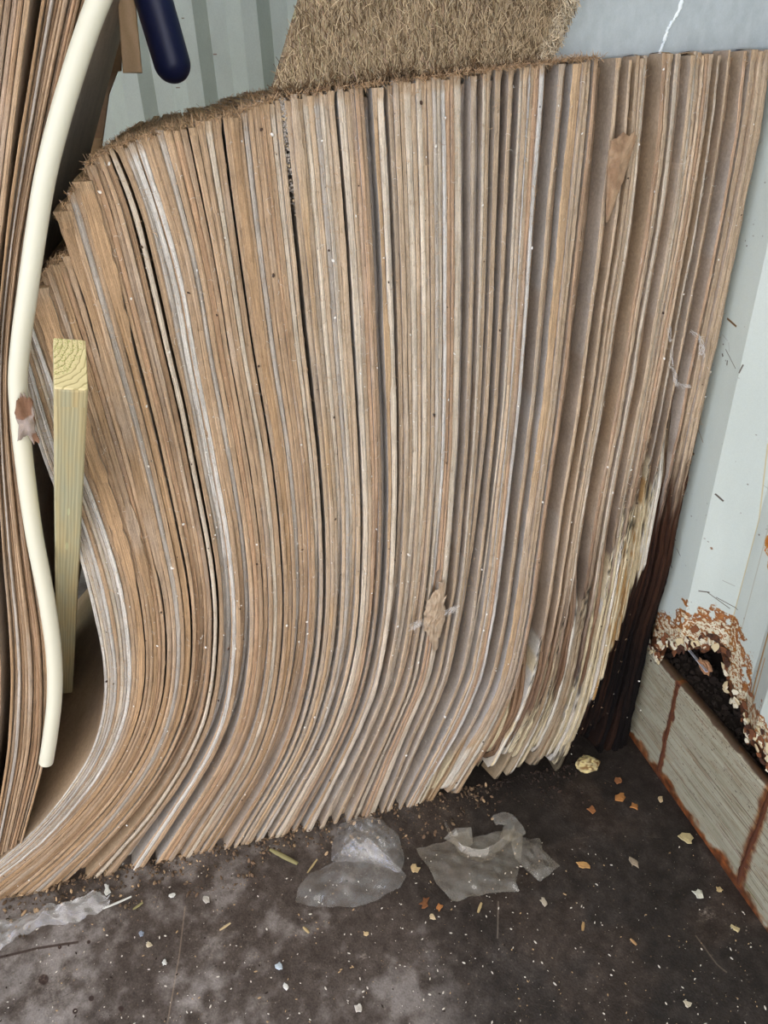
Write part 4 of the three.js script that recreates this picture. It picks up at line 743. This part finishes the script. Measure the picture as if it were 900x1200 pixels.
  // crusty rotten lump
  const lg = new THREE.IcosahedronGeometry(0.022, 5), lp = lg.attributes.position, lc = []; for (let i = 0; i < lp.count; i++) { const x = lp.getX(i), y = lp.getY(i), z = lp.getZ(i), k = 1 + 0.25 * vn(x * 120 + 3, y * 120 + z * 90) + 0.12 * vn(x * 420, y * 300 + z * 420); lp.setXYZ(i, x * k * 1.1, y * k * 0.55, z * k * 0.8); const m = vn(x * 300, y * 260 + z * 300); lc.push(...(m > 0.25 ? L3(120, 92, 54) : m > -0.1 ? L3(206, 190, 134) : L3(184, 170, 128))); }
  lg.setAttribute('color', new THREE.Float32BufferAttribute(lc, 3)); lg.computeVertexNormals();
  const lump = mesh('rotten_lump', lg, std({ vertexColors: true, roughness: 0.95 })), lpos = onY(688, 899); lump.position.set(lpos.x, 0.009, lpos.z); tag(lump, 'crusty yellowish lump of rotten wood before the black foot of the stack', 'lump');
  // paper and strip inside the rusted hole
  const pp = onX(824, 788, 0.80), pg = new THREE.IcosahedronGeometry(0.0125, 4), pv = pg.attributes.position; for (let i = 0; i < pv.count; i++) { const q = new THREE.Vector3().fromBufferAttribute(pv, i), k = 1 + 0.75 * folds(new THREE.Vector3(q.x * 2, 0, q.y * 2 + q.z), 3, 40); pv.setXYZ(i, q.x * k * 0.6, q.y * k * 0.9, q.z * k * 1.1); } pg.computeVertexNormals();
  const paper = mesh('crumpled_paper', pg, std({ color: col(184, 138, 100), roughness: 0.9, flatShading: true })); paper.position.set(pp.x, Math.max(pp.y, 0.246), pp.z); tag(paper, 'crumpled brown paper wad inside the rusted hole of the wall', 'paper');
  const sa = onX(803, 772, 0.80), sb = onX(825, 800, 0.79), strip = mesh('white_strip', new RoundedBoxGeometry(0.006, sa.distanceTo(sb), 0.0015, 2, 0.0006), std({ color: col(214, 214, 222), roughness: 0.5 })); strip.position.copy(sa).add(sb).multiplyScalar(0.5); strip.position.y = Math.max(strip.position.y, 0.25); strip.quaternion.setFromUnitVectors(new THREE.Vector3(0, 1, 0), sa.clone().sub(sb).normalize()); tag(strip, 'thin white plastic strip inside the rusted hole beside the paper wad', 'strip');
  // cobwebs
  const WEB = std({ color: col(226, 222, 216), roughness: 0.8 });
  const web = (pts, n, spread, label) => { const gs = []; for (let i = 0; i < n; i++) { const a = pts[Math.floor(r() * (pts.length - 1))], k = pts.indexOf(a), b = pts[k + 1], u = r(), v = Math.min(1, u + 0.2 + r() * 0.6); const f = (t) => onZ(lerp(a[0], b[0], t) + (r() - 0.5) * spread, lerp(a[1], b[1], t) + (r() - 0.5) * spread, ZF + 0.003 + r() * 0.003); gs.push(new THREE.TubeGeometry(new THREE.CatmullRomCurve3([f(u), f((u + v) / 2), f(v)]), 6, 0.0001 + r() * r() * 0.00025, 4)); } tag(mesh('cobweb', mergeGeometries(gs), WEB), label, 'cobweb'); };
  web([[480, 738], [492, 730], [508, 724], [535, 713]], 70, 9, 'white cobweb threads across the torn hollow low in the stack centre');
  web([[783, 380], [786, 400], [787, 430], [794, 452], [808, 453]], 60, 6, 'white cobweb strands over the brown sheets near the container wall');
  web([[806, 388], [822, 398], [822, 418]], 36, 8, 'small cobweb right of the white strands, closest to the container wall');
}

renderer.render(scene, camera);
